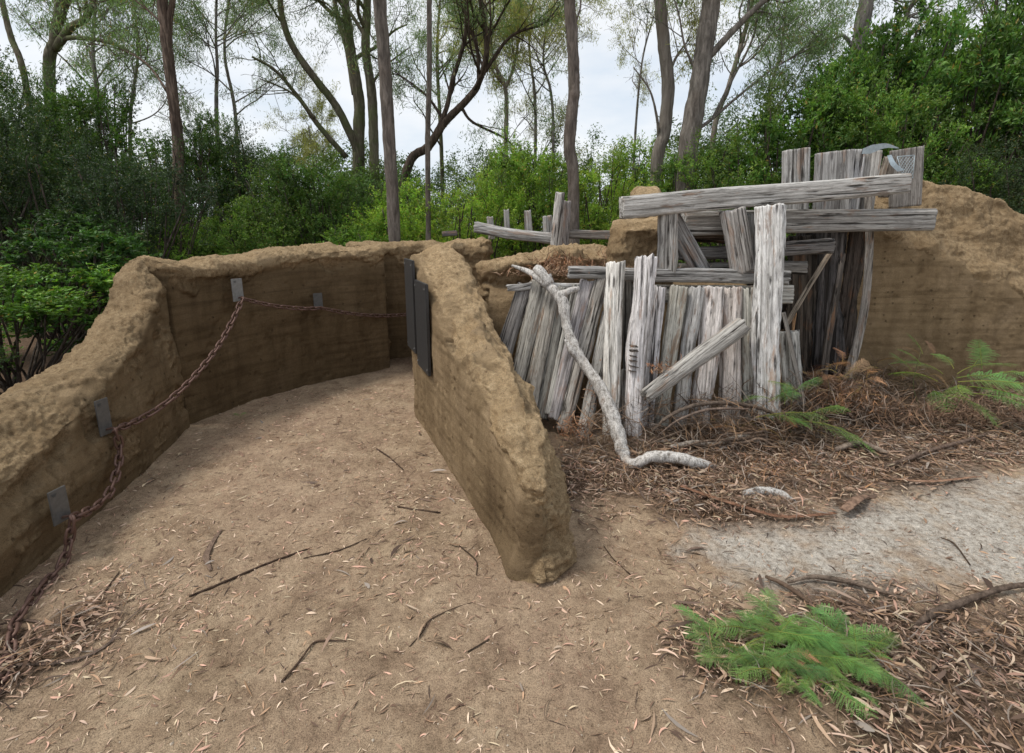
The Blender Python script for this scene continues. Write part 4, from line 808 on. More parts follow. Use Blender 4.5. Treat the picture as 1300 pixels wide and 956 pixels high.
# loose dead sticks in the tangle
for i in range(26):
    (x0_, y0_), (x1_, y1_), _, _ = HEAP[random.choice((0, 1, 1, 1, 2, 3))]; t_ = random.random(); x_ = x0_+(x1_-x0_)*t_+random.uniform(-.25, .25); y_ = y0_+(y1_-y0_)*t_+random.uniform(-.3, .12)
    a_ = random.gauss(.1, .6)+random.choice((0, math.pi)); L_ = random.uniform(.3, .85); z_ = ghs(x_, y_)+random.uniform(.03, .16); P_ = []
    for k_ in range(5):
        P_.append((x_, y_, max(z_, ghs(x_, y_)+.01))); a_ += random.gauss(0, .28); x_ += math.cos(a_)*L_/4; y_ += math.sin(a_)*L_/4*.6; z_ += random.gauss(0, .035)
    rr0 = random.uniform(.004, .012); v_ = random.uniform(.5, 1.25)
    path_obj('dead_stick', 'brown dead stick lying in the tangle at the foot of the timbers and right wall', 'stick', [(P_, [rr0*.6, rr0, rr0*.9, rr0*.7, rr0*.3])], M_stick, sides=7, tone=(v_, v_*.88, v_*.78), noise=.3, group='dead sticks in the tangle')
# dead bracken
b = at(1055, 505, 4.2)
fern('dead brown bracken drooping at the foot of the dark recess', b, [(random.uniform(-.25, .28), random.uniform(-.2, .1), random.uniform(.0, .32), random.uniform(0, 360), random.uniform(-10, 40), random.uniform(-40, 40), random.uniform(.4, .8)) for i in range(46)], kind=FD, name='dead_bracken')
b = at(1165, 468, 4.4)
fern('pale dead bracken fronds left of the large green fern', b, [(-.1, 0, .05, 170, 15, 20, .8), (.0, 0, .12, 140, 40, 0, .5), (.12, 0, .08, 60, 50, 30, .55), (.02, 0, .02, 200, 0, 0, .8), (.1, -.02, -.05, -80, 10, 0, .6)], kind=FD, name='dead_bracken')
b = at(960, 545, 3.75)
fern('dead brown bracken tangled under the arching green frond', b, [(random.uniform(-.35, .4), random.uniform(-.2, .1), random.uniform(-.02, .1), random.uniform(0, 360), random.uniform(-10, 25), random.uniform(-40, 40), random.uniform(.4, .75)) for i in range(18)], kind=FD, name='dead_bracken')
fern('small green weed tuft on the path before the curved wall', Vector((*gp(305, 530), 0)), [(0, 0, .01, a_, 20, 0, .16) for a_ in (10, 80, 150, 200, 300)], name='weed')
# ------------------------------------------------------------------ plaques, brackets, chain
def box(name, w_, h_, t_, mat, bev=.004):
    import bmesh
    bm = bmesh.new(); bmesh.ops.create_cube(bm, size=1)
    for v in bm.verts: v.co = Vector((v.co.x*w_, v.co.y*t_, v.co.z*h_))
    bmesh.ops.bevel(bm, geom=bm.edges[:], offset=bev, segments=2, affect='EDGES'); me = bpy.data.meshes.new(name); bm.to_mesh(me); bm.free(); me.materials.append(mat); return me
def on_D(Y, z, off): return Vector((.906-.413*Y-.924*off, Y-.381*off, z))
angD = math.atan2(-.924, .381)    # face tangent direction angle
for (Y0, Y1, z0, z1, lb_) in ((4.28, 3.985, .62, 1.36, 'far dark slate plaque on the side of the central wall'), (3.93, 3.585, .55, 1.22, 'near dark slate plaque on the side of the central wall')):
    c = on_D((Y0+Y1)/2, (z0+z1)/2, .022); wd = abs(Y0-Y1)*math.hypot(1, .413)
    root = empty('plaque', on_D((Y0+Y1)/2, z0, .022), lb_, 'plaque', 'dark slate plaques on the central wall')
    o = link('panel', box('panel', wd, z1-z0, .022, M_plaque), root, (0, 0, (z1-z0)/2), (0, 0, angD))
    for sx_ in (-1, 1):
        for sz_ in (.04, z1-z0-.04):
            q = Vector((math.cos(angD), math.sin(angD), 0))*(sx_*(wd/2-.03))+Vector((-.924, -.381, 0))*.012
            V, Q = tube(np.array([q+Vector((0, 0, sz_)), q+Vector((0, 0, sz_))+Vector((-.924, -.381, 0))*.004]), [.006, .006], 10); s_ = Soup(); s_.add(V, Q); link('screw', s_.mesh('screw', M_plate), root)
def bracket(label, p, nrm, w_=.095, h_=.21, tip=None, lean=0.):
    """steel plate on a wall, hook at its lower edge; p = hook point, nrm = outward horizontal normal"""
    n_ = Vector((nrm[0], nrm[1], 0)).normalized(); tg = Vector((-n_.y, n_.x, 0)); base = p-n_*.06
    root = empty('chain_bracket', base, label, 'bracket', 'steel chain brackets on the left walls')
    ang = math.atan2(tg.y, tg.x)
    link('plate', box('plate', w_, h_, .008, M_plate if p.z > .9 else M_plate_shaded, .002), root, (0, 0, h_*.36), (lean, 0, ang))
    for k in range(3): link('lettering', box('lettering', .026-.006*k, .003, .002, M_ink, .0005), root, Vector((0, 0, h_*.36+h_*.40-k*.006))-tg*.018*(1 if n_.x > 0 else 1)+n_*.006+Vector((0, 0, 0)), (lean, 0, ang))
    e = n_*.06; up = Vector((0, 0, 1))
    V, Q = tube(catmull([(0, 0, 0), tuple(e*.6+up*.01), tuple(e+up*.012), tuple(e*1.15+up*-.005), tuple(e*1.05-up*.014)], 16), [.0065]*16, 8)
    s_ = Soup(); s_.add(V, Q); link('hook', s_.mesh('hook', M_rust), root); return p
K2 = at(146, 546, 2.86); K3 = at(92, 658, 2.25); K1 = at(308, 379, 4.46); K4 = at(408, 391, 5.15); KC = at(524, 398, 6.15)
bracket('steel bracket plate on low left wall beside the wall corner chain bend', K2, (1, -.12), .085, .22)
bracket('nearest steel bracket plate, low on the left wall above the hanging chain', K3, (1, -.15), .085, .175)
bracket('large pale bracket plate at left on the curved back wall', K1, (.9, -.5), .10, .20)
bracket('smaller pale bracket plate at right on the curved back wall', K4, (.72, -.68), .095, .17)
def link_mesh():
    n = 28; a = np.linspace(0, 2*math.pi, n, endpoint=False); L = .024; r = .0185; wire = .0070
    P = np.stack([r*np.cos(a), 0*a, r*np.sin(a)+np.sign(np.sin(a))*L*np.minimum(1, np.abs(np.sin(a))*2.2)], -1)
    T = np.roll(P, -1, 0)-np.roll(P, 1, 0); T /= np.linalg.norm(T, axis=1)[:, None]; U = np.cross(T, (0, 1, 0)); s = 8; th = np.linspace(0, 2*math.pi, s, endpoint=False)
    V = P[:, None]+wire*(U[:, None]*np.cos(th)[None, :, None]+np.array([0, 1, 0])[None, None]*np.sin(th)[None, :, None])
    idx = np.arange(n*s).reshape(n, s); nx_ = np.roll(idx, -1, 1); nr = np.roll(idx, -1, 0); nrx = np.roll(nx_, -1, 0)
    return np_mesh('link', V.reshape(-1, 3), np.stack([idx, nx_, nrx, nr], -1).reshape(-1, 4), smooth=True, mat=M_rust)
LK = link_mesh()
def chain(label, A, B, sag, pitch=.062, mid=None):
    root = empty('chain', A, label, 'chain', 'rusty chain spans between the brackets'); n = 400; t = np.linspace(0, 1, n)
    P = np.array(A)[None]+(np.array(B)-np.array(A))[None]*t[:, None]; P[:, 2] -= sag*4*t*(1-t)
    if mid is not None: P = catmull([tuple(A)]+[tuple(m) for m in mid]+[tuple(B)], n)
    gz = gh(P[:, 0], P[:, 1])+.012; P[:, 2] = np.maximum(P[:, 2], gz)
    d = np.r_[0, np.cumsum(np.linalg.norm(np.diff(P, axis=0), axis=1))]; k = min(100, max(2, round(d[-1]/pitch)))
    for i in range(k):
        s = (i+.5)/k*d[-1]; p = Vector([np.interp(s, d, P[:, j]) for j in range(3)]); q = Vector([np.interp(min(d[-1], s+.02), d, P[:, j]) for j in range(3)]); q0 = Vector([np.interp(max(0, s-.02), d, P[:, j]) for j in range(3)])
        z = (q-q0).normalized(); x = z.cross(Vector((.2, -.8, .1))).normalized(); y = z.cross(x); M = Matrix((x, y, z)).transposed()
        M = M @ Matrix.Rotation(math.radians(45+90*(i % 2)+random.uniform(-12, 12)), 3, 'Z')
        o = link('link', LK, root, p-Vector(A)); o.rotation_euler = M.to_euler()
chain('rusty chain swooping from corner bracket up to large pale plate', K2, K1, 0, mid=[at(180, 531, 3.12), at(215, 508, 3.32), at(250, 474, 3.62), at(278, 438, 3.95), at(296, 405, 4.25)])
chain('rusty chain between the two pale plates on the curved wall', K1, K4, .035)
chain('rusty chain from smaller pale plate to the far wall section', K4, KC, .05)
chain('rusty chain hanging between the two bracket plates on low left wall', K3, K2, 0, mid=[at(118, 645, 2.45), at(137, 628, 2.6), at(148, 600, 2.75), at(152, 570, 2.88)])
chain('rusty chain dropping from the nearest bracket to the ground at lower left', K3, Vector((-1.72, 1.25, .02)), 0, mid=[at(85, 700, 2.22), at(68, 740, 2.1), at(48, 785, 1.95), at(28, 825, 1.8), at(5, 862, 1.55)])
# ------------------------------------------------------------------ metal flashing and perforated sheet
sp = Soup(); P = catmull([tuple(at(*q)) for q in ((1095, 192, 4.52), (1108, 189, 4.50), (1125, 185, 4.5), (1141, 188, 4.55))], 20)
hw = np.interp(np.linspace(0, 1, 20), [0, .3, 1], [.02, .035, .003])
V = np.concatenate([P+np.array([0, 0, 1])*hw[:, None], P-np.array([0, -.3, 1])*hw[:, None]]); q = np.array([(i, i+1, 21+i, 20+i) for i in range(19)]); sp.add(V, q)
o = link('metal_strip', sp.mesh('metal_strip', M_blue)); setp(o, 'bent pale blue metal strip lying over the leaning plank pair', 'metal strip')
sp = Soup(); P = catmull([tuple(at(*q)) for q in ((1129, 197, 4.6), (1134, 208, 4.58), (1144, 217, 4.58))], 12); hw = np.interp(np.linspace(0, 1, 12), [0, 1], [.018, .03])
V = np.concatenate([P+np.array([1, 0, .2])*hw[:, None], P-np.array([1, 0, .2])*hw[:, None]]); q = np.array([(i, i+1, 13+i, 12+i) for i in range(11)]); sp.add(V, q)
o = link('metal_strip', sp.mesh('metal_strip', M_blue)); setp(o, 'short pale blue metal strip hanging left of the perforated sheet', 'metal strip')
sp = Soup(); tl, tr, br, bl = [np.array(at(*q)) for q in ((1139, 199, 4.60), (1161, 197, 4.60), (1159, 226, 4.58), (1146, 224, 4.58))]
def bil(u, v): return (tl*(1-u)+tr*u)*(1-v)+(bl*(1-u)+br*u)*v
nw, nh = 5, 6
for i in range(-nh, nw+nh):
    for s_ in (-1, 1):
        pts = []
        for t in np.linspace(0, 1, 30):
            u = (i+s_*t*nh*.9)/nw+(0 if s_ > 0 else .0)
            if 0 <= u <= 1: pts.append(bil(u, t))
        if len(pts) > 2:
            V, Q = tube(np.array(pts), [.0016]*len(pts), 4); sp.add(V, Q)
for a, b_ in ((tl, tr), (tr, br), (br, bl), (bl, tl)):
    V, Q = tube(np.array([a, b_]), [.003, .003], 4); sp.add(V, Q)
o = link('perforated_sheet', sp.mesh('perforated_sheet', M_blue)); setp(o, 'small pale perforated metal mesh sheet on the broad dark plank', 'metal sheet')
# ------------------------------------------------------------------ foliage
def leaves(C, D, L, Wd, col):
    """diamond leaves; C centres, D directions (n,3)"""
    n = len(C); D = D/(np.linalg.norm(D, axis=1)[:, None]+1e-9); r = rng.normal(size=(n, 3)); S = np.cross(D, r); S /= (np.linalg.norm(S, axis=1)[:, None]+1e-9)
    U = np.cross(D, S); h = (L/2)[:, None]; w_ = (Wd/2)[:, None]
    V = np.stack([C-D*h, C+S*w_-D*h*.1+U*w_*.25, C+D*h, C-S*w_-D*h*.1+U*w_*.25], 1).reshape(-1, 3)
    return V, np.arange(4*n).reshape(-1, 4), np.repeat(col, 4, 0)
def shrub_mesh(seed, R=(1, 1), H=2.6, nclump=150, per=150, leaf=(.035, .012), base=(.05, .11, .02), var=.5, low=.15, tipcol=(.13, .21, .04), sheet=.35):
    """origin at the ground; uneven crown of leafy sprays, with stems"""
    r = np.random.default_rng(seed); cl = []
    k = r.integers(5, 8); lob = np.stack([r.uniform(-.55, .55, k)*R[0], r.uniform(-.55, .55, k)*R[1], H*(low+.2+(1-low-.35)*r.uniform(0, 1, k))], -1); lr = r.uniform(.35, .6, k)*min(R[0], H*.5)
    lob[0] = (0, 0, H*.72)
    while len(cl) < nclump:
        j = r.integers(k); v = r.normal(size=3); v /= np.linalg.norm(v); p = lob[j]+v*lr[j]*r.uniform(.45, 1.12)**.6*np.array([1, 1, 1.05])
        if p[2] > .08: cl.append(p)
    cl = np.array(cl); ctr = np.array([0, 0, H*.45])
    out = cl-ctr; out /= (np.linalg.norm(out, axis=1)[:, None]+1e-6)
    sd = out*.6+np.array([0, 0, .7])+r.normal(size=cl.shape)*.35; sd /= np.linalg.norm(sd, axis=1)[:, None]
    sl = r.uniform(.14, .34, nclump); bright = r.uniform(1-var, 1+var, nclump)  # per-clump brightness paints light and dark shading into the leaves
    # several twiglets per clump
    ci = np.repeat(np.arange(nclump), per); n = len(ci)
    tw = r.integers(0, 7, n); twd = r.normal(size=(nclump, 7, 3))*.55+sd[:, None]; twd /= np.linalg.norm(twd, axis=2)[..., None]
    s = r.uniform(.05, 1, n); dr = twd[ci, tw]
    C = cl[ci]+dr*(s*sl[ci])[:, None]+r.normal(size=(n, 3))*.012
    D = dr*.7+r.normal(size=(n, 3))*.6
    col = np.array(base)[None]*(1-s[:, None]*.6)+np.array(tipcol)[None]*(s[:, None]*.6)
    col = col*(bright[ci]*r.uniform(.75, 1.25, n))[:, None]
    col[:, 0] *= r.uniform(.8, 1.3, n)
    yel = r.uniform(size=n) < .02; col[yel] = (.30, .22, .06)
    V, Q, c = leaves(C, D, r.uniform(.7, 1.3, n)*leaf[0], r.uniform(.7, 1.3, n)*leaf[1], col)
    crown = np_mesh('crown', V, Q, col=c, mat=M_leaf)
    sp = Soup()
    for i in r.choice(nclump, 46, replace=False):
        p0 = np.array([r.uniform(-.12, .12), r.uniform(-.12, .12), -.05]); p1 = cl[i]; m = p0*.5+p1*.5+np.array([0, 0, -.12])*r.uniform(0, 1)+r.normal(size=3)*.08
        P = catmull([p0, m, p1, p1+sd[i]*sl[i]*.8], 9); V, Q = tube(P, np.linspace(.014, .003, 9)*r.uniform(.7, 1.4), 5, closed=False); sp.add(V, Q)
    stem = sp.mesh('stem', M_bark_brown); return crown, stem
GREEN = [shrub_mesh(1, (1, 1), 2.6, 270, 150, (.036, .012), (.075, .16, .025), tipcol=(.25, .40, .06)),
         shrub_mesh(2, (1.1, 1), 2.4, 270, 150, (.036, .012), (.08, .165, .028), tipcol=(.27, .39, .07)),
         shrub_mesh(3, (1, 1.1), 2.8, 270, 150, (.038, .013), (.07, .145, .028), tipcol=(.19, .31, .055))]
DARK = [shrub_mesh(4, (1.1, 1.1), 2.6, 270, 160, (.030, .010), (.035, .068, .026), tipcol=(.08, .125, .05)),
        shrub_mesh(5, (1.2, 1.1), 2.8, 270, 160, (.034, .011), (.038, .072, .024), tipcol=(.085, .14, .042))]
BROAD = [shrub_mesh(6, (1.1, 1.1), 2.6, 190, 110, (.055, .022), (.055, .125, .025), tipcol=(.16, .28, .045)),
         shrub_mesh(7, (1.0, 1.1), 2.8, 190, 110, (.06, .02), (.05, .115, .028), tipcol=(.14, .25, .045))]
PALE = [shrub_mesh(8, (1.1, 1.1), 2.6, 150, 110, (.04, .010), (.06, .085, .045), tipcol=(.14, .16, .09))]
def shrub(variant, x, y, s, label, group=None, tone=(1, 1, 1), name='shrub', hz=1.0, z=-.03):
    crown, stem = variant; rz = random.uniform(0, 6.28)
    root = empty(name, (x, y, z), label, 'shrub', group); root.rotation_euler = (0, 0, rz); root.scale = (s, s, s*hz)
    link('crown', crown, root, color=tone); link('stem', stem, root, color=(.8, .8, .8))
def sp_(px, Y): return (px-650)/F*(Y*.977+.2)
def hscale(py, Y, H): return at(650, py, Y).z/H
# (variant, px, Y, crown-top py, label, tone)
SH = [
 (BROAD[0], 5, 4.6, 345, 'bright green shrub at the left edge behind the low left wall', (1.15, 1.2, 1)),
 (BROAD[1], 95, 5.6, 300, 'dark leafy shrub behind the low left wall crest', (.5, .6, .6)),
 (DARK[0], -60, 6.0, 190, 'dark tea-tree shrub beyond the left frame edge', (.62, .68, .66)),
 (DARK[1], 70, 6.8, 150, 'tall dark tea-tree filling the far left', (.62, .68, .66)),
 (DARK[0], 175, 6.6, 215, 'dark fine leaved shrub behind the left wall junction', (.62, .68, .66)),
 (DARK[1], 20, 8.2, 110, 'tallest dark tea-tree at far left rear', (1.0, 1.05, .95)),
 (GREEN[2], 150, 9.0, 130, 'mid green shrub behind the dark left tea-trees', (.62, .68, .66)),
 (GREEN[0], 245, 7.2, 275, 'fresh green shrub just above the left end of curved wall', (.95, 1, .9)),
 (GREEN[2], 250, 8.6, 185, 'mid green bush around the foot of the peeling bark tree', (.7, .78, .75)),
 (DARK[0], 330, 9.2, 190, 'dark bush right of the peeling bark tree', (1.0, 1.0, .9)),
 (GREEN[1], 350, 7.8, 235, 'mid green bush above the middle of curved wall', (.7, .75, .75)),
 (GREEN[2], 425, 8.2, 225, 'dull green bush left of the straight dark trunk', (.65, .7, .7)),
 (GREEN[0], 455, 7.3, 285, 'low bright bush directly behind right half of curved wall', (.85, .9, .85)),
 (GREEN[0], 520, 8.4, 225, 'bright green bush between the two straight trunks', (1.5, 1.4, 1.1)),
 (GREEN[1], 585, 8.0, 245, 'bright yellow-green bush behind far end of central wall', (1.5, 1.4, 1.1)),
 (GREEN[0], 640, 9.2, 200, 'tall fresh green bush above the short far posts', (1.5, 1.4, 1.1)),
 (GREEN[2], 690, 8.6, 205, 'fresh green bush left of the red-based trunk', (1.5, 1.4, 1.1)),
 (GREEN[1], 760, 8.4, 215, 'bright bush right of the red-based trunk', (1.5, 1.4, 1.1)),
 (GREEN[0], 800, 9.6, 175, 'tall bright bush left of the pale leaning trunk', (1.5, 1.4, 1.1)),
 (GREEN[2], 865, 8.6, 205, 'green bush above the left end of top beam', (.95, 1, .9)),
 (GREEN[1], 925, 8.0, 195, 'green bush right of the thick leaning tree foot', (.9, .95, .9)),
 (BROAD[0], 985, 8.2, 150, 'leafy bush behind square topped plank', (.9, .95, .85)),
 (BROAD[1], 1060, 8.6, 95, 'tall glossy green bush above the plank row', (1.0, 1.05, .9)),
 (GREEN[2], 1100, 7.6, 130, 'dense green bush directly behind the metal strip', (.9, .95, .85)),
 (BROAD[0], 1140, 9.4, 55, 'tall loose green bush against the sky at right', (1.05, 1.1, .95)),
 (BROAD[1], 1200, 8.2, 90, 'broad leafy bush above the hump of the right wall', (.85, .9, .8)),
 (GREEN[0], 1180, 6.9, 200, 'dark shaded bush right behind the right wall hump', (.5, .55, .5)),  # green variant with a dark tone, its shade painted in
 (BROAD[1], 1260, 9.2, 45, 'tall leafy bush near upper right corner', (1.0, 1.05, .9)),
 (BROAD[0], 1310, 8.0, 80, 'leafy bush cut by the right frame edge', (1.0, 1.05, .9)),
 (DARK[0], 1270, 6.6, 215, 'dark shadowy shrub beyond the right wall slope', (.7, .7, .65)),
 (BROAD[1], 1370, 7.0, 120, 'leafy bush just outside the right edge', (.9, .95, .9)),
]
for i, (vr, px, Y, py, lb_, tn_) in enumerate(SH):
    ht = at(650, py, Y).z; s = 1.05 if ht < 3 else 1.25; H = 2.7
    shrub(vr, sp_(px, Y), Y, s, lb_, 'shrubs behind the earthworks', tn_, hz=ht/(H*s)*1.12)
for x_, y_, s_, lb_ in ((-4.5, 3.3, .55, 'low dark shrub on the bare soil outside the low left wall'), (-4.9, 2.0, .6, 'low dark shrub beyond the left frame edge near the viewer')):
    shrub(DARK[1], x_, y_, s_, lb_, 'shrubs behind the earthworks', (.7, .8, .65))
# far scrub as one mass
def far_scrub():
    Vs = []; Cs = []; r = np.random.default_rng(77)
    for i in range(64):
        Y = r.uniform(10.5, 19); px = r.uniform(-350, 1650); x = sp_(px, Y); top = np.interp(px, [0, 300, 500, 800, 1000, 1300], [150, 190, 215, 190, 120, 95])+r.uniform(-18, 22)
        ht = at(650, top, Y).z; n = 13000; v = r.normal(size=(n, 3)); v /= np.linalg.norm(v, axis=1)[:, None]
        cl = r.normal(size=(70, 3)); cl /= np.linalg.norm(cl, axis=1)[:, None]; cl *= r.uniform(.55, 1.1, 70)[:, None]; j = r.integers(0, 70, n)
        P = cl[j]+v*(r.uniform(0, 1, n)**.7*.2)[:, None]; P = P*np.array([1.7, 1.5, ht*.55])+np.array([x, Y, ht*.52]); P = P[P[:, 2] > 0]; j = j[:len(P)]
        br = r.uniform(.45, 1.5, 70)[j]*(.55+.45*np.clip(P[:, 2]/ht, 0, 1)); base = np.array([(.09, .16, .045), (.13, .19, .05), (.08, .13, .05)][i % 3])  # shading painted into leaf colour: uneven clumps, darker low down
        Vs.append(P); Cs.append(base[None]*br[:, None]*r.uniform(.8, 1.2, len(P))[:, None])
    P = np.concatenate(Vs); c = np.concatenate(Cs); n = len(P)
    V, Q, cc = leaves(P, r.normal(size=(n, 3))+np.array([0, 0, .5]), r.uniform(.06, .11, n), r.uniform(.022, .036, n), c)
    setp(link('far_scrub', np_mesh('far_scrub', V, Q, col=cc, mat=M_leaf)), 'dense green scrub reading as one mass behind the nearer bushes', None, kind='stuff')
far_scrub()
# ------------------------------------------------------------------ trees
def tree(label, trunk, rad, mat, limbs=(), leafy=1.0, tone=(1, 1, 1), seed=0, leafcol=(.085, .12, .045), tops=3, twigs=5, spread=1.0, droop=.7, name='eucalyptus_tree', nleaf=46, bl=1.0, top_at=.55):
    """trunk: picture points (px,py,Y) bottom..top, extended upward beyond the frame; rad metres (base, top)"""
    r = np.random.default_rng(seed); base = at(*trunk[0]); base = Vector((base.x, base.y, -.1))
    pts = [np.array(base)]+[np.array(at(*p)) for p in trunk[1:]]
    sp = Soup(); anchors = []
    def add(P, r0, r1, sides, n=None):
        n = n or max(6, int(len(P)*5)); pp_ = catmull(P, n); rr = np.linspace(r0, r1, n)
        V, Q = tube(pp_, rr, sides, .12 if sides > 7 else .05, seed+len(sp.V), closed=True); sp.add(V, Q); return pp_, rr
    def branch(p0, d, L, r0, lev):
        d = d/np.linalg.norm(d); k = 5; P = [p0]; cur = d.copy()
        for i in range(k):
            cur = cur+r.normal(size=3)*.20+np.array([0, 0, .07 if lev < 2 else -.05]); cur /= np.linalg.norm(cur); P.append(P[-1]+cur*L/k)
        Pp, rr = add(P, r0, max(.0035, r0*.35), 6 if lev == 0 else 4, 12 if lev < 2 else 7)
        if lev >= 2: anchors.append((Pp[-1], cur)); anchors.append((Pp[4], cur)); return
        m = twigs if lev == 1 else twigs
        for i in range(m):
            t = r.uniform(.3, 1); j = min(len(Pp)-2, int(t*(len(Pp)-1))); tg = Pp[j+1]-Pp[j]; tg /= np.linalg.norm(tg)+1e-9
            nd = tg*.8+r.normal(size=3)*.65; branch(Pp[j], nd, L*r.uniform(.35, .6), rr[j]*.6, lev+1)
        if lev == 1: anchors.append((Pp[-1], cur))
    tp, tr = add(pts, rad[0]*.84, rad[1]*.84, 14, max(30, len(pts)*12))
    for lp, lr0, lr1, lf in limbs:
        P = [np.array(at(*q)) for q in lp]; Pp, rr = add(P, lr0, lr1, 8, 24)
        for i in range(int(4*lf)):
            j = r.integers(8, 23); tg = Pp[j+1 if j < 23 else j]-Pp[j-1]; tg /= np.linalg.norm(tg)+1e-9; branch(Pp[j], tg+r.normal(size=3)*.6, r.uniform(.5, 1.1)*bl, max(.006, rr[j]*.5), 1)
    for i in range(tops):
        j = int(len(tp)*r.uniform(top_at, .98)); tg = tp[min(len(tp)-1, j+1)]-tp[j-1]; tg /= np.linalg.norm(tg)
        a = r.uniform(0, 6.28); branch(tp[j], tg*.8+np.array([math.cos(a), math.sin(a), .15])*spread, r.uniform(1.2, 2.2)*bl, tr[j]*.5, 0)
    root = empty(name, base+Vector((0, 0, .1)), label, 'tree', 'eucalyptus trees in the bush')
    off = np.array(root.location)
    link('trunk', sp.mesh('trunk', mat, origin=off), root, color=tone)
    if leafy > 0 and anchors:
        A = np.array([a for a, _ in anchors]); Dd = np.array([d for _, d in anchors]); keep = r.uniform(size=len(A)) < leafy*.42; A = A[keep]; Dd = Dd[keep]
        if len(A):
            m = int(nleaf*1.35); ci = np.repeat(np.arange(len(A)), m); n = len(ci); br = r.uniform(.65, 1.35, len(A))
            C = A[ci]+r.normal(size=(n, 3))*np.array([.075, .075, .085])*bl+Dd[ci]*r.uniform(-.15, .18, n)[:, None]
            D = np.array([0, 0, -droop])+r.normal(size=(n, 3))*.5
            col = np.array(leafcol)[None]*(br[ci]*r.uniform(.7, 1.3, n))[:, None]; dry = r.uniform(size=n) < .05; col[dry] = (.30, .22, .09)
            V, Q, c = leaves(C-off, D, r.uniform(.06, .11, n), r.uniform(.009, .015, n), col); link('crown', np_mesh('crown', V, Q, col=c, mat=M_leaf), root)
    return root
BG, BB, BP, BM = M_bark_grey, M_bark_brown, M_bark_pale, M_bark_moss
LG = (.16, .24, .10); LY = (.34, .34, .11); LD = (.12, .17, .07)
tree('thin mossy tree leaning at the upper left corner', [(50, 300, 11), (35, 120, 11), (12, 40, 11.2), (-10, -60, 11.4), (-30, -200, 11.5)], (.075, .045), BM, seed=1, tops=5, leafcol=LD, leafy=.7)
tree('mossy forked tree with curving right-hand limb near upper left', [(62, 300, 10), (63, 110, 10), (70, 50, 10), (76, 0, 10), (80, -90, 10), (84, -220, 10)], (.115, .07), BM,
     limbs=[([(70, 62, 10), (90, 35, 9.9), (110, 22, 9.8), (122, -10, 9.7)], .07, .04, 1), ([(72, 50, 10), (105, 48, 9.8), (150, 58, 9.6), (190, 85, 9.5), (212, 118, 9.4)], .045, .012, 1.5), ([(74, 30, 10), (82, 5, 10), (95, -30, 10)], .08, .05, .6)], seed=2, tops=6, leafcol=LG, leafy=.8)
tree('slender leafy gum left of the peeling bark tree', [(118, 300, 12), (125, 150, 12), (118, 60, 12), (125, -40, 12)], (.06, .03), BG, seed=3, tops=10, leafcol=LG, top_at=.3, nleaf=36)
tree('peeling brown bark trunk standing tall at left of centre', [(230, 330, 8), (228, 245, 8), (226, 180, 8), (218, 110, 8), (210, 40, 8), (206, 0, 8), (200, -80, 8), (190, -220, 8)], (.092, .075), BB,
     limbs=[([(214, 60, 8), (215, 25, 8), (219, 0, 8), (222, -60, 8)], .05, .035, 0), ([(212, 115, 8), (185, 80, 8.3), (150, 62, 8.6), (110, 55, 8.8)], .018, .006, 2.0), ([(211, 35, 8), (190, 15, 8.2), (165, -5, 8.3)], .02, .01, 1)], seed=4, tops=3, leafcol=LG, tone=(1.2, 1.08, 1.0), top_at=.8)
tree('slim fine crowned gum right of the peeling bark tree', [(276, 320, 12), (275, 150, 12), (276, 90, 12), (274, 40, 12), (276, -40, 12)], (.055, .025), BG, seed=5, tops=13, leafcol=LG, spread=1.2, top_at=.35, nleaf=44, bl=.9)
tree('feathery gum with broad fine crown above the left bushes', [(300, 320, 14), (300, 160, 14), (285, 60, 14), (300, -60, 14)], (.06, .03), BG, seed=6, tops=11, leafcol=LG, spread=1.3, top_at=.3, nleaf=36)
tree('gum with long bare curved limbs reaching left', [(452, 320, 11), (455, 200, 11), (456, 130, 11), (445, 60, 11), (438, 0, 11), (430, -90, 11)], (.16, .07), BM,
     limbs=[([(460, 205, 11), (430, 140, 10.8), (400, 100, 10.6), (372, 60, 10.5), (358, 20, 10.4), (355, -20, 10.4)], .085, .05, .5), ([(440, 200, 11), (405, 160, 10.8), (380, 125, 10.7), (350, 90, 10.5), (320, 72, 10.4)], .06, .02, .8),
            ([(400, 150, 10.7), (370, 118, 10.6), (330, 100, 10.6)], .03, .01, 1), ([(450, 120, 11), (440, 60, 11.1), (428, 20, 11.2), (420, -40, 11.2)], .06, .04, .5)], seed=7, tops=5, leafcol=LD, leafy=.7)
tree('mossy trunk just left of the straight dark trunk', [(473, 320, 10.5), (475, 200, 10.5), (472, 120, 10.5), (464, 60, 10.5), (466, 0, 10.5), (462, -120, 10.5)], (.12, .08), BM,
     limbs=[([(470, 110, 10.5), (488, 85, 10.5), (520, 60, 10.6)], .03, .01, 1)], seed=8, tops=4, leafcol=LG, top_at=.6)
tree('straight dark trunk rising from behind the curved wall', [(500, 335, 7), (499, 260, 7), (494, 180, 7), (489, 90, 7), (482, 0, 7), (475, -100, 7), (470, -220, 7)], (.095, .095), BG, seed=9, tops=2, leafcol=LG, top_at=.85, tone=(.8, .75, .72))
tree('thin straight pole-like trunk left of centre', [(542, 330, 7.4), (543, 200, 7.4), (545, 100, 7.4), (545, 0, 7.4), (546, -100, 7.4)], (.045, .038), BG, seed=10, tops=2, leafcol=LG, top_at=.85, tone=(.75, .7, .66))
